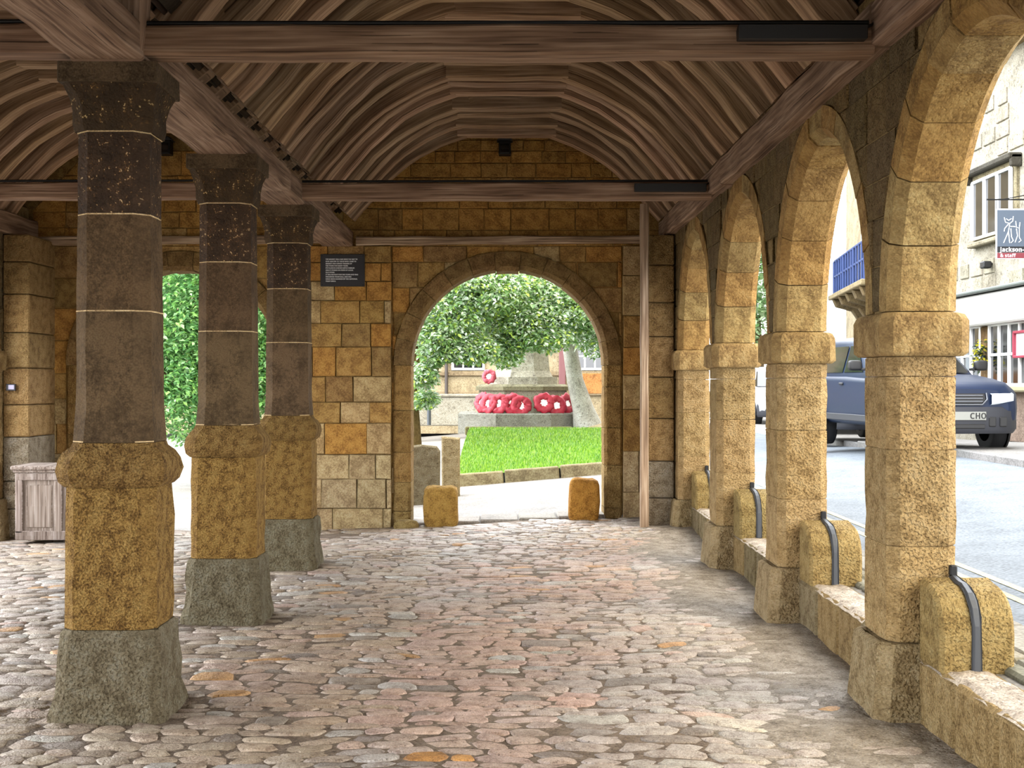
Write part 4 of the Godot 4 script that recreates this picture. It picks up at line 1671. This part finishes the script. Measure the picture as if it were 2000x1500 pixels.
func build_street() -> void:
	car("car", "dark blue off-roader parked facing the hall, plate ending CHO", M.car_blue, Vector3(6.1, 0.575, -18.7), 0.088, "CHO", true)
	car("car", "very dark saloon car parked behind the blue off-roader", M.car_dark, Vector3(6.55, 0.44, -23.9), 0.05, "", false)
	car("car", "silver car parked far down the street beyond the van", M.car_silver, Vector3(7.7, 0.32, -36.6), 0.0, "", false)
	van(Vector3(7.96, 0.3, -29.0))
	var xf := 9.0
	# stone shop across the street
	var o := thing("shop_building", "pale stone shop with white shopfront and mullioned upper window", "building", Vector3.ZERO)
	var b := MB.new()
	b.col = lin(158, 155, 148)
	b.box(Vector3(xf + 2.5, 3.9, -21.0), Vector3(5.0, 7.2, 13.6))
	obj("wall", b, M.render, o)
	b = MB.new()
	b.col = lin(150, 132, 110)
	b.xf = Transform3D(Basis(), Vector3(xf, 7.45, -21))
	b.prism(PackedVector2Array([Vector2(-0.35, 0), Vector2(5.2, 0), Vector2(2.5, 3.0)]), -6.9, 6.9)
	obj("roof", b, M.stone_smooth, o)
	var dd := func(px): return F_PX * xf / (px - 986.0)
	var yy := func(px, py): return 1.55 + (746.0 - py) * xf / (px - 986.0)
	# individual quoin and wall stones showing as faint courses
	for k in 120:
		if rng.randf() > 0.4:
			continue
		b = MB.new()
		b.col = vary(lin(152, 148, 140), 0.1)
		var d := 20.7 + 0.66 * (k % 10)
		var y := 3.4 + 0.3 * (k / 10)
		if y > 3.95 and y < 5.75 and d > 21.9 and d < 26.4:
			continue
		b.box(Vector3(xf - 0.004, y, -d), Vector3(0.05, 0.27, rng.randf_range(0.4, 0.63)), 0.01)
		obj("stone", b, M.render, o)
	# upper window with hood
	var d0: float = dd.call(1988)
	var d1: float = dd.call(1912)
	b = MB.new()
	b.col = lin(140, 133, 114)
	b.box(Vector3(xf - 0.02, 4.8, -(d0 + d1) / 2), Vector3(0.1, 1.34, d1 - d0 + 0.25), 0.02)
	obj("window_surround", b, M.render, o)
	window_unit(o, xf - 0.08, d0, d1, 4.25, 5.32, 3, 1, M.paint)
	b = MB.new()
	b.col = lin(70, 67, 62)
	b.box(Vector3(xf - 0.12, 5.5, -(d0 + d1) / 2), Vector3(0.24, 0.1, d1 - d0 + 0.5), 0.02)
	b.box(Vector3(xf - 0.1, 5.42, -(d0 - 0.2)), Vector3(0.2, 0.22, 0.1), 0.02)
	b.box(Vector3(xf - 0.1, 5.42, -(d1 + 0.2)), Vector3(0.2, 0.22, 0.1), 0.02)
	obj("hood_mould", b, M.render, o)
	b = MB.new()
	b.col = lin(140, 134, 120)
	b.box(Vector3(xf - 0.07, 4.14, -(d0 + d1) / 2), Vector3(0.2, 0.09, d1 - d0 + 0.3), 0.02)
	obj("window_sill", b, M.render, o)
	# shopfront
	b = MB.new()
	b.col = lin(190, 188, 183)
	b.box(Vector3(xf - 0.2, 2.86, -23.4), Vector3(0.4, 0.56, 5.4), 0.03)
	obj("fascia", b, M.paint, o)
	b = MB.new()
	b.col = lin(86, 92, 88)
	b.box(Vector3(xf - 0.24, 3.19, -23.4), Vector3(0.5, 0.06, 5.5), 0.02)
	obj("fascia_moulding", b, M.paint, o)
	window_unit(o, xf - 0.12, dd.call(1933), dd.call(1880), 1.5, 2.58, 3, 2, M.white)
	window_unit(o, xf - 0.12, 20.9, dd.call(1951), 1.5, 2.58, 7, 2, M.white)
	b = MB.new()
	b.col = lin(110, 92, 70)
	b.box(Vector3(xf - 0.06, 1.55, -(dd.call(1932) + dd.call(1951)) / 2), Vector3(0.2, 2.05, 0.42), 0.02)
	obj("shop_pier", b, M.stone, o)
	b = MB.new()
	b.col = lin(150, 142, 110)
	b.box(Vector3(xf - 0.16, 1.44, -22.3), Vector3(0.36, 0.12, 3.1), 0.03)
	obj("shop_sill", b, M.paint, o)
	b = MB.new()
	b.col = lin(136, 120, 112)
	b.box(Vector3(xf - 0.06, 0.95, -22.3), Vector3(0.16, 0.9, 3.0), 0.02)
	obj("stall_riser", b, M.render, o)
	window_unit(o, xf - 0.02, 15.6, 17.2, 4.25, 5.32, 3, 1, M.paint)
	window_unit(o, xf - 0.02, 15.6, 17.2, 1.5, 2.7, 3, 2, M.paint)
	window_unit(o, xf - 0.02, 18.6, 19.8, 4.25, 5.32, 2, 1, M.paint)
	# things fixed to the shop
	var n := thing("notice_box", "crimson framed notice box with white sheet on the shopfront", "notice box", facade_point(1998, 672, xf - 0.25))
	b = MB.new()
	b.col = lin(128, 30, 52)
	for a in [[0.0, 0.21, 0.62, 0.045], [0.0, -0.21, 0.62, 0.045], [-0.3, 0.0, 0.045, 0.4], [0.3, 0.0, 0.045, 0.4]]:
		b.box(Vector3(0.0, a[1], a[0]), Vector3(0.09, a[3], a[2]), 0.008)
	obj("frame", b, M.paint, n)
	b = MB.new()
	b.box(Vector3(0.02, 0, 0), Vector3(0.02, 0.4, 0.58))
	obj("sheet", b, M.white, n)
	n = thing("floodlight", "small black floodlight on the shop wall below the upper window", "floodlight", facade_point(1927, 517, xf - 0.15))
	b = MB.new()
	b.box(Vector3(0, 0, 0), Vector3(0.16, 0.13, 0.2), 0.02)
	obj("housing", b, M.black, n)
	b = MB.new()
	b.box(Vector3(0.08, 0.02, 0), Vector3(0.1, 0.04, 0.05), 0.01)
	obj("bracket", b, M.black, n)
	n = thing("flower_display", "yellow and dark leafy display behind the shop window", "plant", facade_point(1915, 690, xf - 0.3))
	foliage(n, [[Vector3(0, -0.05, 0), Vector3(0.1, 0.3, 0.18), 130]], 0.09, [lin(206, 196, 40), lin(60, 80, 40), lin(30, 40, 30)], "foliage")
	# hanging sign, facing along the street
	var sg := thing("hanging_sign", "blue-grey hanging shop sign with white outlined animals", "sign", Vector3(8.13, 3.59, -22.0))
	b = MB.new()
	b.box(Vector3(0.43, 0.41, 0), Vector3(0.86, 0.83, 0.035), 0.005)
	obj("board", b, M.white, sg)
	b = MB.new()
	b.box(Vector3(0.43, 0.5, 0.019), Vector3(0.83, 0.61, 0.006))
	obj("panel", b, plain_mat(Color(0.28, 0.32, 0.37), 0.6), sg)
	b = MB.new()
	b.box(Vector3(0.43, 0.15, 0.019), Vector3(0.83, 0.1, 0.006))
	var band := obj("black_band", b, plain_mat(Color(0.07, 0.07, 0.085), 0.6), sg)
	b = MB.new()
	b.box(Vector3(0.43, 0.052, 0.019), Vector3(0.83, 0.09, 0.006))
	var red := obj("red_band", b, plain_mat(Color(0.44, 0.15, 0.18), 0.6), sg)
	words(band, "lettering", "jackson-stops", 0.1, M.white, Transform3D(Basis(), Vector3(0.06, 0.15, 0.024)))
	words(red, "lettering", "& staff", 0.08, plain_mat(Color(0.95, 0.75, 0.76), 0.6), Transform3D(Basis(), Vector3(0.06, 0.052, 0.024)))
	# emblem: two upright animals in white outline
	var em := [[[0.13, 0.68], [0.15, 0.6], [0.22, 0.58], [0.27, 0.62], [0.28, 0.7]], [[0.16, 0.66], [0.2, 0.63], [0.25, 0.66]], [[0.2, 0.57], [0.14, 0.5], [0.13, 0.45]], [[0.22, 0.57], [0.2, 0.45], [0.12, 0.26]], [[0.24, 0.5], [0.25, 0.36], [0.28, 0.3], [0.24, 0.26]], [[0.2, 0.44], [0.22, 0.26]], [[0.27, 0.53], [0.33, 0.52], [0.32, 0.62]], [[0.33, 0.52], [0.38, 0.5], [0.39, 0.6]], [[0.38, 0.5], [0.38, 0.35], [0.41, 0.3], [0.37, 0.27]], [[0.33, 0.5], [0.35, 0.38], [0.31, 0.27]], [[0.23, 0.53], [0.3, 0.53]]]
	for e in em:
		b = MB.new()
		var path := PackedVector3Array()
		for q in e:
			path.append(Vector3(q[0], q[1], 0.024))
		b.tube(path, 0.0075, 5)
		obj("emblem_line", b, M.white, sg)
	b = MB.new()
	b.tube(PackedVector3Array([Vector3(-0.15, 0.98, 0), Vector3(0.855, 0.98, 0)]), 0.014, 6)
	b.tube(PackedVector3Array([Vector3(0.1, 0.98, 0), Vector3(0.855, 1.12, 0)]), 0.009, 6)
	for x in [0.0, 0.75]:
		b.tube(PackedVector3Array([Vector3(x, 0.98, 0), Vector3(x, 0.82, 0)]), 0.007, 5)
	obj("bracket", b, M.iron, sg)
	# balcony house farther on, set askew to the street
	var h := thing("balcony_house", "cream stone house with a long blue iron balcony", "building", Vector3.ZERO)
	var a0 := Vector3(8.94, 0, -33.0)
	var a1 := Vector3(9.66, 0, -39.0)
	var al := (a1 - a0).normalized()
	var outw := Vector3(-al.z, 0, al.x).normalized()
	if outw.x > 0: outw = -outw
	var base := Transform3D(Basis(al, Vector3.UP, al.cross(Vector3.UP)), a0)
	b = MB.new()
	b.col = lin(160, 148, 124)
	var sg2 := 1.0 if base.basis.z.dot(outw) > 0 else -1.0
	b.xf = base
	b.box(Vector3(3.5, 4.2, -sg2 * 3.6), Vector3(12, 9.0, 5.6))
	obj("wall", b, M.render, h)
	b = MB.new()
	b.col = lin(140, 128, 104)
	b.xf = base
	b.box(Vector3(3.0, 4.02, -sg2 * 0.35), Vector3(6.6, 0.14, 1.0), 0.02)
	obj("balcony_slab", b, M.render, h)
	for q in 5:
		b = MB.new()
		b.col = vary(lin(112, 99, 76), 0.08)
		b.xf = base * Transform3D(Basis(Vector3.UP, -PI / 2 * sg2), Vector3(0.3 + q * 1.35, 0, -sg2 * 0.75))
		b.prism(PackedVector2Array([Vector2(-0.1, 3.2), Vector2(0.1, 3.3), Vector2(0.3, 3.6), Vector2(0.75, 3.72), Vector2(0.85, 3.95), Vector2(-0.1, 3.95)]), -0.14, 0.14, 0.03, 0.03)
		obj("corbel", b, M.render, h)
	var rail := sub("balcony_railing", h)
	var blue := plain_mat(Color(0.07, 0.17, 0.36), 0.6)
	for q in 13:
		b = MB.new()
		var x := q * 0.5
		b.xf = base
		var z := 0.0 + 0.08 * sin(0.0)
		b.tube(PackedVector3Array([Vector3(x, 4.1, z), Vector3(x, 5.06, z)]), 0.035 if q % 4 else 0.05, 5)
		obj("baluster", b, blue, rail)
	for y in [4.12, 4.62, 5.08]:
		b = MB.new()
		b.xf = base
		b.box(Vector3(3.0, y, 0.0), Vector3(6.1, 0.06, 0.05), 0.01)
		obj("rail", b, blue, rail)
	for q in [[0.6, 1.5, 4.4, 6.6], [3.0, 3.9, 4.4, 6.6], [5.2, 6.1, 4.4, 6.6], [1.2, 2.1, 0.4, 2.9], [3.4, 4.0, 1.2, 2.8]]:
		b = MB.new()
		b.xf = base
		b.box(Vector3((q[0] + q[1]) / 2, (q[2] + q[3]) / 2, -sg2 * 0.81), Vector3(q[1] - q[0], q[3] - q[2], 0.06), 0.01)
		var w := obj("window", b, M.white, h)
		b = MB.new()
		b.xf = base
		b.box(Vector3((q[0] + q[1]) / 2, (q[2] + q[3]) / 2, -sg2 * 0.775), Vector3(q[1] - q[0] - 0.16, q[3] - q[2] - 0.16, 0.02))
		obj("pane", b, M.glass, w)
	# street tree far along, showing between the piers
	var t := thing("street_tree", "pale green tree far down the street past the silver car", "tree", pt(1478, 800, 42))
	b = MB.new()
	b.col = lin(120, 108, 92)
	b.tube(PackedVector3Array([Vector3(0, -0.6, 0), Vector3(0.1, 1.2, 0), Vector3(0, 3.0, 0.1)]), [0.2, 0.16, 0.1], 8)
	obj("trunk", b, M.bark, t)
	foliage(t, [[Vector3(0, 3.6, 0), Vector3(1.5, 1.8, 1.4), 2500], [Vector3(0.4, 5.6, 0), Vector3(1.3, 1.3, 1.2), 1500]], 0.2, [lin(150, 176, 130), lin(180, 200, 160), lin(110, 146, 90)], "foliage")


# ---------------------------------------------------------------- plants
func leaf_mesh() -> ArrayMesh:
	var b := MB.new()
	# pointed leaf folded along its rib, one unit long
	var rib := [Vector3(0, 0, 0), Vector3(0.5, 0.03, 0), Vector3(1, -0.05, 0)]
	for s in [-1.0, 1.0]:
		var e := Vector3(0.45, 0.1, s * 0.27)
		if s > 0:
			b.tri(rib[0], e, rib[1])
			b.tri(rib[1], e, rib[2])
		else:
			b.tri(rib[0], rib[1], e)
			b.tri(rib[1], rib[2], e)
	return b.mesh()


var leaf: ArrayMesh


func foliage(parent: Node, clumps: Array, size: float, tones: Array, called := "foliage") -> void:
	if leaf == null:
		leaf = leaf_mesh()
	var total := 0
	for c in clumps:
		c[2] = int(c[2] * 1.9)
		total += c[2]
	var mm := MultiMesh.new()
	mm.transform_format = MultiMesh.TRANSFORM_3D
	mm.use_colors = true
	mm.mesh = leaf
	mm.instance_count = total
	var i := 0
	for c in clumps:
		for q in int(c[2]):
			var dir := Vector3(rng.randfn(), rng.randfn(), rng.randfn()).normalized()
			var r := pow(rng.randf(), 0.45)
			var p: Vector3 = c[0] + dir * r * (c[1] as Vector3)
			p += Vector3(fn.get_noise_3d(p.x * 40, p.y * 40, p.z * 40), fn.get_noise_3d(p.y * 40, p.z * 40, p.x * 40), 0) * 0.25 * (c[1] as Vector3).y
			var basis := Basis.from_euler(Vector3(rng.randf_range(-0.7, 0.7), rng.randf() * TAU, rng.randf_range(-1.0, 0.3))).scaled(Vector3.ONE * size * rng.randf_range(0.6, 1.3))
			mm.set_instance_transform(i, Transform3D(basis, p))
			mm.set_instance_color(i, vary(tones[rng.randi() % tones.size()], 0.2))
			i += 1
	var o := MultiMeshInstance3D.new()
	o.name = called
	o.multimesh = mm
	o.material_override = M.leaf
	parent.add_child(o, true)
	o.set_meta("kind", "stuff")


func lawn_y(x: float, d: float) -> float:
	return out_y(x, 20.0) * (1 - smoothstep(20, 27, d)) + 0.13 + 0.43 * smoothstep(19.2, 28.0, d)


func build_green() -> void:
	# lawn with stone kerb
	var o := struct("lawn", "bright mown lawn rising beyond the end arch", "lawn")
	var b := MB.new()
	b.col = lin(92, 126, 30)
	ground_sheet(b, steps(-0.75, 2.45, 10), steps(19.2, 28.4, 24), func(x, d): return lawn_y(x, d) + 0.02 * fn.get_noise_2d(x * 40, d * 40))
	obj("turf", b, M.grass, o)
	var mm := MultiMesh.new()
	mm.transform_format = MultiMesh.TRANSFORM_3D
	mm.use_colors = true
	var bl := MB.new()
	bl.tri(Vector3(-0.12, 0, 0), Vector3(0.12, 0, 0), Vector3(0.02, 1, 0.25))
	mm.mesh = bl.mesh()
	mm.instance_count = 26000
	for i in mm.instance_count:
		var x := rng.randf_range(-0.74, 2.44)
		var d := rng.randf_range(19.25, 28.3)
		mm.set_instance_transform(i, Transform3D(Basis(Vector3.UP, rng.randf() * TAU).scaled(Vector3(0.06, rng.randf_range(0.025, 0.06), 0.06)), Vector3(x, lawn_y(x, d), -d)))
		mm.set_instance_color(i, vary([lin(86, 130, 28), lin(116, 156, 44), lin(70, 114, 26), lin(138, 166, 64)][rng.randi() % 4], 0.2))
	var gr := MultiMeshInstance3D.new()
	gr.name = "grass_blades"
	gr.multimesh = mm
	gr.material_override = M.leaf
	gr.set_meta("kind", "stuff")
	o.add_child(gr, true)
	for k in 4:
		var s := MB.new()
		s.col = vary(lin(128, 125, 108), 0.08)
		var x0 := -0.8 + k * 0.8
		s.xf = Transform3D(Basis(Vector3(0, 0, 1), 0.07), Vector3(x0 + 0.39, out_y(x0 + 0.39, 19.2) + 0.06, -19.12))
		s.box(Vector3.ZERO, Vector3(0.78, 0.22, 0.16), 0.015)
		obj("kerb_stone", s, M.stone_smooth, o)
	# slabs and post just outside the arch
	var t := thing("stone_slab", "broad grey upright stone slab outside the arch jamb", "stone slab", Vector3(-1.05, -0.04, -16.8))
	b = MB.new()
	b.col = lin(118, 115, 104)
	b.prism(PackedVector2Array([Vector2(-0.24, 0), Vector2(0.23, 0), Vector2(0.235, 0.72), Vector2(0.19, 0.78), Vector2(0.0, 0.8), Vector2(-0.24, 0.77)]), -0.06, 0.06, 0.02, 0.02)
	obj("stone", b, M.stone_rough, t)
	t = thing("stone_post", "pale squared stone post beside the broad grey slab", "stone post", Vector3(-0.715, -0.03, -17.6))
	b = MB.new()
	b.col = lin(140, 132, 112)
	b.xf = Transform3D(Basis(), Vector3.ZERO)
	b.prism(PackedVector2Array([Vector2(-0.115, 0), Vector2(0.12, 0), Vector2(0.122, 0.84), Vector2(-0.118, 0.86)]), -0.1, 0.1, 0.02, 0.02)
	obj("stone", b, M.stone_rough, t)

	# war memorial: octagonal steps, battered drum, pedestal, shaft
	var c := Vector3(0.4, 0.5, -30.2)
	var w := thing("war_memorial", "pale stone octagonal war memorial ringed with red wreaths", "memorial", c)
	var oct := func(mb: MB, rows: Array):
		var rings := []
		for r in rows:
			var ring := PackedVector3Array()
			for k in 8:
				var a := -TAU * (k + 0.5) / 8 - PI / 2 
				ring.append(Vector3(cos(a) * r[0], r[1], sin(a) * r[0]))
			rings.append(ring)
		for r in rings.size() - 1:
			for k in 8:
				var j := (k + 1) % 8
				mb.quad(rings[r][k], rings[r][j], rings[r + 1][j], rings[r + 1][k])
		mb.fan(rings[rings.size() - 1], false)
	for a in [["step", [[1.56, -0.1], [1.56, 0.34], [1.53, 0.37]], lin(128, 129, 124)], ["drum", [[1.16, 0.37], [1.06, 0.86]], lin(150, 147, 134)], ["coping", [[1.14, 0.86], [1.14, 0.95], [1.02, 1.0]], lin(128, 125, 106)], ["step", [[0.84, 1.0], [0.84, 1.16]], lin(176, 172, 166)], ["pedestal", [[0.74, 1.16], [0.66, 1.3], [0.6, 1.9], [0.5, 2.0]], lin(180, 177, 170)], ["shaft", [[0.26, 2.0], [0.2, 4.6]], lin(180, 177, 168)]]:
		b = MB.new()
		b.col = a[2]
		oct.call(b, a[1])
		obj(a[0], b, M.render, w)
	b = MB.new()
	b.col = lin(214, 210, 200)
	b.box(Vector3(0, 4.9, 0), Vector3(0.22, 1.0, 0.2), 0.02)
	b.box(Vector3(0, 5.0, 0), Vector3(0.8, 0.22, 0.18), 0.02)
	obj("cross", b, M.render, w)
	# wreaths leaning on the drum
	var red := lin(150, 20, 42)
	var spots := [[-0.95, -0.95, 0], [-0.72, -0.7, 1], [-0.5, -0.4, 1], [-0.3, -0.1, 2], [-0.02, 0.0, 2], [0.42, 0.05, 2], [0.72, 0.4, 2], [0.98, 0.9, 0]]
	for k in spots.size():
		var s: Array = spots[k]
		var x: float = s[0]
		var ang: float = s[1]
		var rad := 1.3
		var z := sqrt(maxf(rad * rad - x * x, 0.12))
		var wr := thing("poppy_wreath", "red poppy wreath on the memorial drum, %s from the pale trunk" % nth(8 - k), "wreath", c + Vector3(x + rng.randf_range(-0.05, 0.05), 0.55 + rng.randf_range(-0.02, 0.05), z + 0.03), ang * 0.9, "poppy wreaths round the memorial drum")
		wreath(wr, red, s[2] == 2, 1.12)
	var wr := thing("poppy_wreath", "small red poppy wreath set higher, on the memorial coping", "wreath", c + Vector3(-0.75, 1.17, 0.75), -0.3)
	wreath(wr, lin(160, 56, 70), true, 0.8)
	b = MB.new()
	var ledge := thing("stone_ledge", "low mossy stone ledge along the top of the lawn", "ledge", Vector3(0.3, 0.4, -28.6))
	b.col = lin(110, 109, 80)
	b.box(Vector3(0, 0.1, 0), Vector3(2.3, 0.18, 0.3), 0.02)
	obj("stone", b, M.stone_smooth, ledge)

	# house behind the green
	var h := thing("stone_house", "cream stone house with sash windows behind the memorial", "building", Vector3(0, 0, -40))
	b = MB.new()
	b.col = lin(168, 155, 132)
	b.box(Vector3(-2.5, 4.0, -3.0), Vector3(17, 8, 6))
	obj("wall", b, M.render, h)
	b = MB.new()
	b.col = lin(150, 136, 116)
	b.xf = Transform3D(Basis(Vector3.UP, PI / 2), Vector3(-2.5, 8.0, -3.0))
	b.prism(PackedVector2Array([Vector2(-3.3, 0), Vector2(3.3, 0), Vector2(0, 3.4)]), -8.7, 8.7)
	obj("roof", b, M.stone_smooth, h)
	for a in [[1.8, 0.14, 0.12], [1.2, 0.12, 0.16]]:
		b = MB.new()
		b.col = lin(144, 130, 108)
		b.box(Vector3(-2.5, a[0], 0.03), Vector3(17.1, a[1], a[2]), 0.02)
		obj("string_course", b, M.render, h)
	for x in [-4.6, -1.1, 2.55, 5.0]:
		for y in [2.7, 5.6]:
			var wn := sub("window", h)
			b = MB.new()
			b.box(Vector3(x, y, 0.03), Vector3(1.0, 1.6, 0.1), 0.01)
			obj("frame", b, M.white, wn)
			for i in 3:
				for j in 4:
					b = MB.new()
					b.box(Vector3(x - 0.3 + i * 0.3, y - 0.56 + j * 0.375, 0.085), Vector3(0.25, 0.33, 0.01))
					obj("pane", b, M.glass, wn)
	b = MB.new()
	b.tube(PackedVector3Array([Vector3(-1.75, 7.8, 0.12), Vector3(-1.75, 1.0, 0.12), Vector3(-1.6, 0.8, 0.2)]), 0.05, 8)
	obj("downpipe", b, plain_mat(Color(0.25, 0.22, 0.2), 0.6), h)
	b = MB.new()
	b.box(Vector3(1.72, 3.3, 0.15), Vector3(0.2, 5.4, 0.16), 0.02)
	obj("drainpipe", b, plain_mat(Color(0.42, 0.26, 0.26), 0.6), h)
	b = MB.new()
	b.col = lin(172, 122, 76)
	b.box(Vector3(2.8, 1.5, 0.06), Vector3(1.5, 0.62, 0.12), 0.02)
	obj("wall_patch", b, M.render, h)
	var lw := thing("garden_wall", "low pale garden wall in front of the cream stone house", "wall", Vector3(-3.4, 0.35, -36.5))
	b = MB.new()
	b.col = lin(156, 153, 146)
	b.box(Vector3(0, 0.4, 0), Vector3(6.0, 0.8, 0.3), 0.03)
	b.box(Vector3(0, 0.83, 0), Vector3(6.1, 0.08, 0.4), 0.02)
	obj("stones", b, M.render, lw)
	# finger post
	var fp := thing("signpost", "slim dark signpost with one finger board near the garden wall", "signpost", pt(838, 822, 33))
	b = MB.new()
	b.tube(PackedVector3Array([Vector3(0, -0.1, 0), Vector3(0, 2.3, 0)]), 0.05, 8)
	obj("pole", b, plain_mat(Color(0.22, 0.24, 0.25), 0.5), fp)
	b = MB.new()
	b.box(Vector3(0.13, 1.1, 0), Vector3(0.24, 0.1, 0.03), 0.005)
	obj("finger_board", b, plain_mat(Color(0.2, 0.26, 0.3), 0.5), fp)
	# trees
	var pale := thing("tree", "tall tree with pale grey leaning trunk beside the memorial", "tree", pt(1143, 806, 29))
	b = MB.new()
	b.col = lin(164, 165, 163)
	b.tube(PackedVector3Array([Vector3(0.05, -0.3, 0), Vector3(-0.05, 0.1, 0), Vector3(-0.22, 0.7, 0), Vector3(-0.33, 1.4, 0), Vector3(-0.36, 2.6, -0.1), Vector3(-0.5, 4.2, -0.2)]), [0.32, 0.23, 0.18, 0.16, 0.14, 0.1], 12)
	obj("trunk", b, M.render, pale)
	for e in [[Vector3(-0.36, 2.3, 0), Vector3(0.5, 3.2, 0.4), Vector3(1.3, 3.6, 0.8)], [Vector3(-0.4, 2.8, 0), Vector3(-1.4, 3.4, 0.5), Vector3(-2.4, 3.3, 1.0)]]:
		b = MB.new()
		b.col = lin(150, 140, 120)
		b.tube(curve(e, 6), 0.05, 6)
		obj("branch", b, M.bark, pale)
	var tones := [lin(136, 170, 112), lin(164, 190, 140), lin(114, 150, 84), lin(182, 204, 92), lin(206, 220, 200), lin(222, 230, 216), lin(108, 140, 88)]
	var local := func(px, py, d, r, k): return [pt(px, py, d) - pale.position, r, k]
	foliage(pale, [local.call(1010, 600, 26.0, Vector3(1.1, 0.8, 1.0), 6500), local.call(1100, 590, 26.5, Vector3(1.0, 0.7, 1.0), 5500), local.call(1170, 620, 27.0, Vector3(0.7, 0.75, 0.8), 4000), local.call(985, 685, 26.0, Vector3(0.42, 0.36, 0.5), 1300), local.call(1060, 660, 26.0, Vector3(0.6, 0.3, 0.6), 1800), local.call(1040, 480, 27.0, Vector3(2.4, 0.9, 1.6), 5500), local.call(1200, 430, 28.0, Vector3(2.0, 1.6, 1.6), 4500)], 0.1, tones)
	var big := thing("tree", "leafy tree with dark trunk and drooping limbs by the arch jamb", "tree", pt(806, 868, 26))
	b = MB.new()
	b.col = lin(110, 96, 62)
	b.tube(PackedVector3Array([Vector3(0, -0.2, 0), Vector3(-0.02, 0.8, 0), Vector3(0.02, 1.8, 0), Vector3(-0.1, 3.6, 0)]), [0.2, 0.14, 0.13, 0.1], 10)
	obj("trunk", b, M.bark, big)
	for e in [[Vector3(0.0, 1.4, 0), Vector3(0.3, 2.0, 0.3), Vector3(0.52, 1.7, 0.5), Vector3(0.45, 1.35, 0.5)], [Vector3(0, 2.0, 0), Vector3(0.6, 2.45, 0.5), Vector3(1.4, 2.8, 0.8)], [Vector3(0, 2.6, 0), Vector3(0.9, 3.1, 0.3), Vector3(2.0, 3.2, 0.5)]]:
		b = MB.new()
		b.col = lin(120, 112, 70)
		b.tube(curve(e, 8), 0.055, 6)
		obj("branch", b, M.bark, big)
	var loc2 := func(px, py, d, r, k): return [pt(px, py, d) - big.position, r, k]
	foliage(big, [loc2.call(870, 620, 25.0, Vector3(0.8, 0.8, 0.8), 5000), loc2.call(930, 560, 25.0, Vector3(1.0, 0.6, 0.9), 5000), loc2.call(915, 680, 25.0, Vector3(0.6, 0.3, 0.5), 2200), loc2.call(850, 690, 25.0, Vector3(0.35, 0.25, 0.4), 1000), loc2.call(825, 735, 25.0, Vector3(0.3, 0.25, 0.4), 800), loc2.call(830, 780, 25.5, Vector3(0.3, 0.2, 0.3), 450), loc2.call(800, 450, 26.0, Vector3(2.0, 1.0, 1.5), 5000)], 0.1, tones)
	# dense bush seen through the arch behind the columns
	var bush := thing("leafy_tree", "dense fresh green tree filling the arch behind the columns", "tree", Vector3(-4.9, 0.0, -21.5))
	b = MB.new()
	b.col = lin(110, 100, 80)
	b.tube(PackedVector3Array([Vector3(0.2, -0.2, 0), Vector3(0.1, 0.8, 0), Vector3(-0.1, 2.0, 0), Vector3(0, 3.6, 0)]), [0.16, 0.13, 0.1, 0.06], 8)
	obj("trunk", b, M.bark, bush)
	for e in [[Vector3(-0.1, 1.6, 0), Vector3(0.5, 2.3, 0.6), Vector3(0.9, 3.1, 0.9)], [Vector3(0, 1.2, 0), Vector3(-0.7, 1.9, 0.5), Vector3(-1.2, 2.9, 0.8)]]:
		b = MB.new()
		b.col = lin(110, 100, 80)
		b.tube(curve(e, 6), 0.035, 6)
		obj("branch", b, M.bark, bush)
	var t2 := [lin(120, 168, 92), lin(146, 190, 106), lin(100, 150, 90), lin(164, 204, 146), lin(90, 136, 80)]
	foliage(bush, [[Vector3(0, 1.4, 0), Vector3(1.2, 0.8, 0.9), 6000], [Vector3(0.1, 2.6, 0), Vector3(1.4, 1.0, 1.0), 9000], [Vector3(1.3, 1.8, -0.3), Vector3(0.9, 1.0, 0.9), 5000], [Vector3(-1.4, 1.9, -0.3), Vector3(1.0, 1.2, 0.9), 4500], [Vector3(0, 4.0, 0), Vector3(2.0, 1.0, 1.3), 6000], [Vector3(0.35, 0.75, 0.1), Vector3(0.5, 0.4, 0.5), 1400]], 0.095, t2)


func wreath(o: Node3D, red: Color, white_centre: bool, k := 1.0) -> void:
	var b := MB.new()
	var g := []
	for i in 29:
		var a := TAU * i / 28
		var ring := PackedVector3Array()
		for j in 8:
			var e := TAU * j / 8
			var r := 0.075 * k * (1.0 + rng.randf_range(-0.3, 0.3))
			ring.append(Vector3(cos(a) * (0.135 * k + cos(e) * r), sin(a) * (0.135 * k + cos(e) * r), sin(e) * r * 0.6))
		g.append(ring)
	b.col = red
	b.grid(g, false, true)
	var m := obj("poppies", b, M.paint, o)
	m.rotation.x = -0.2
	b = MB.new()
	b.xf = Transform3D(Basis(Vector3.RIGHT, PI / 2 - 0.2), Vector3.ZERO)
	b.lathe(PackedVector2Array([Vector2(0.09 * k, -0.01), Vector2(0.08 * k, 0.015), Vector2(0, 0.02)]), 14)
	b.col = lin(140, 128, 124) if white_centre else lin(130, 84, 86)
	obj("centre", b, M.paint, o)
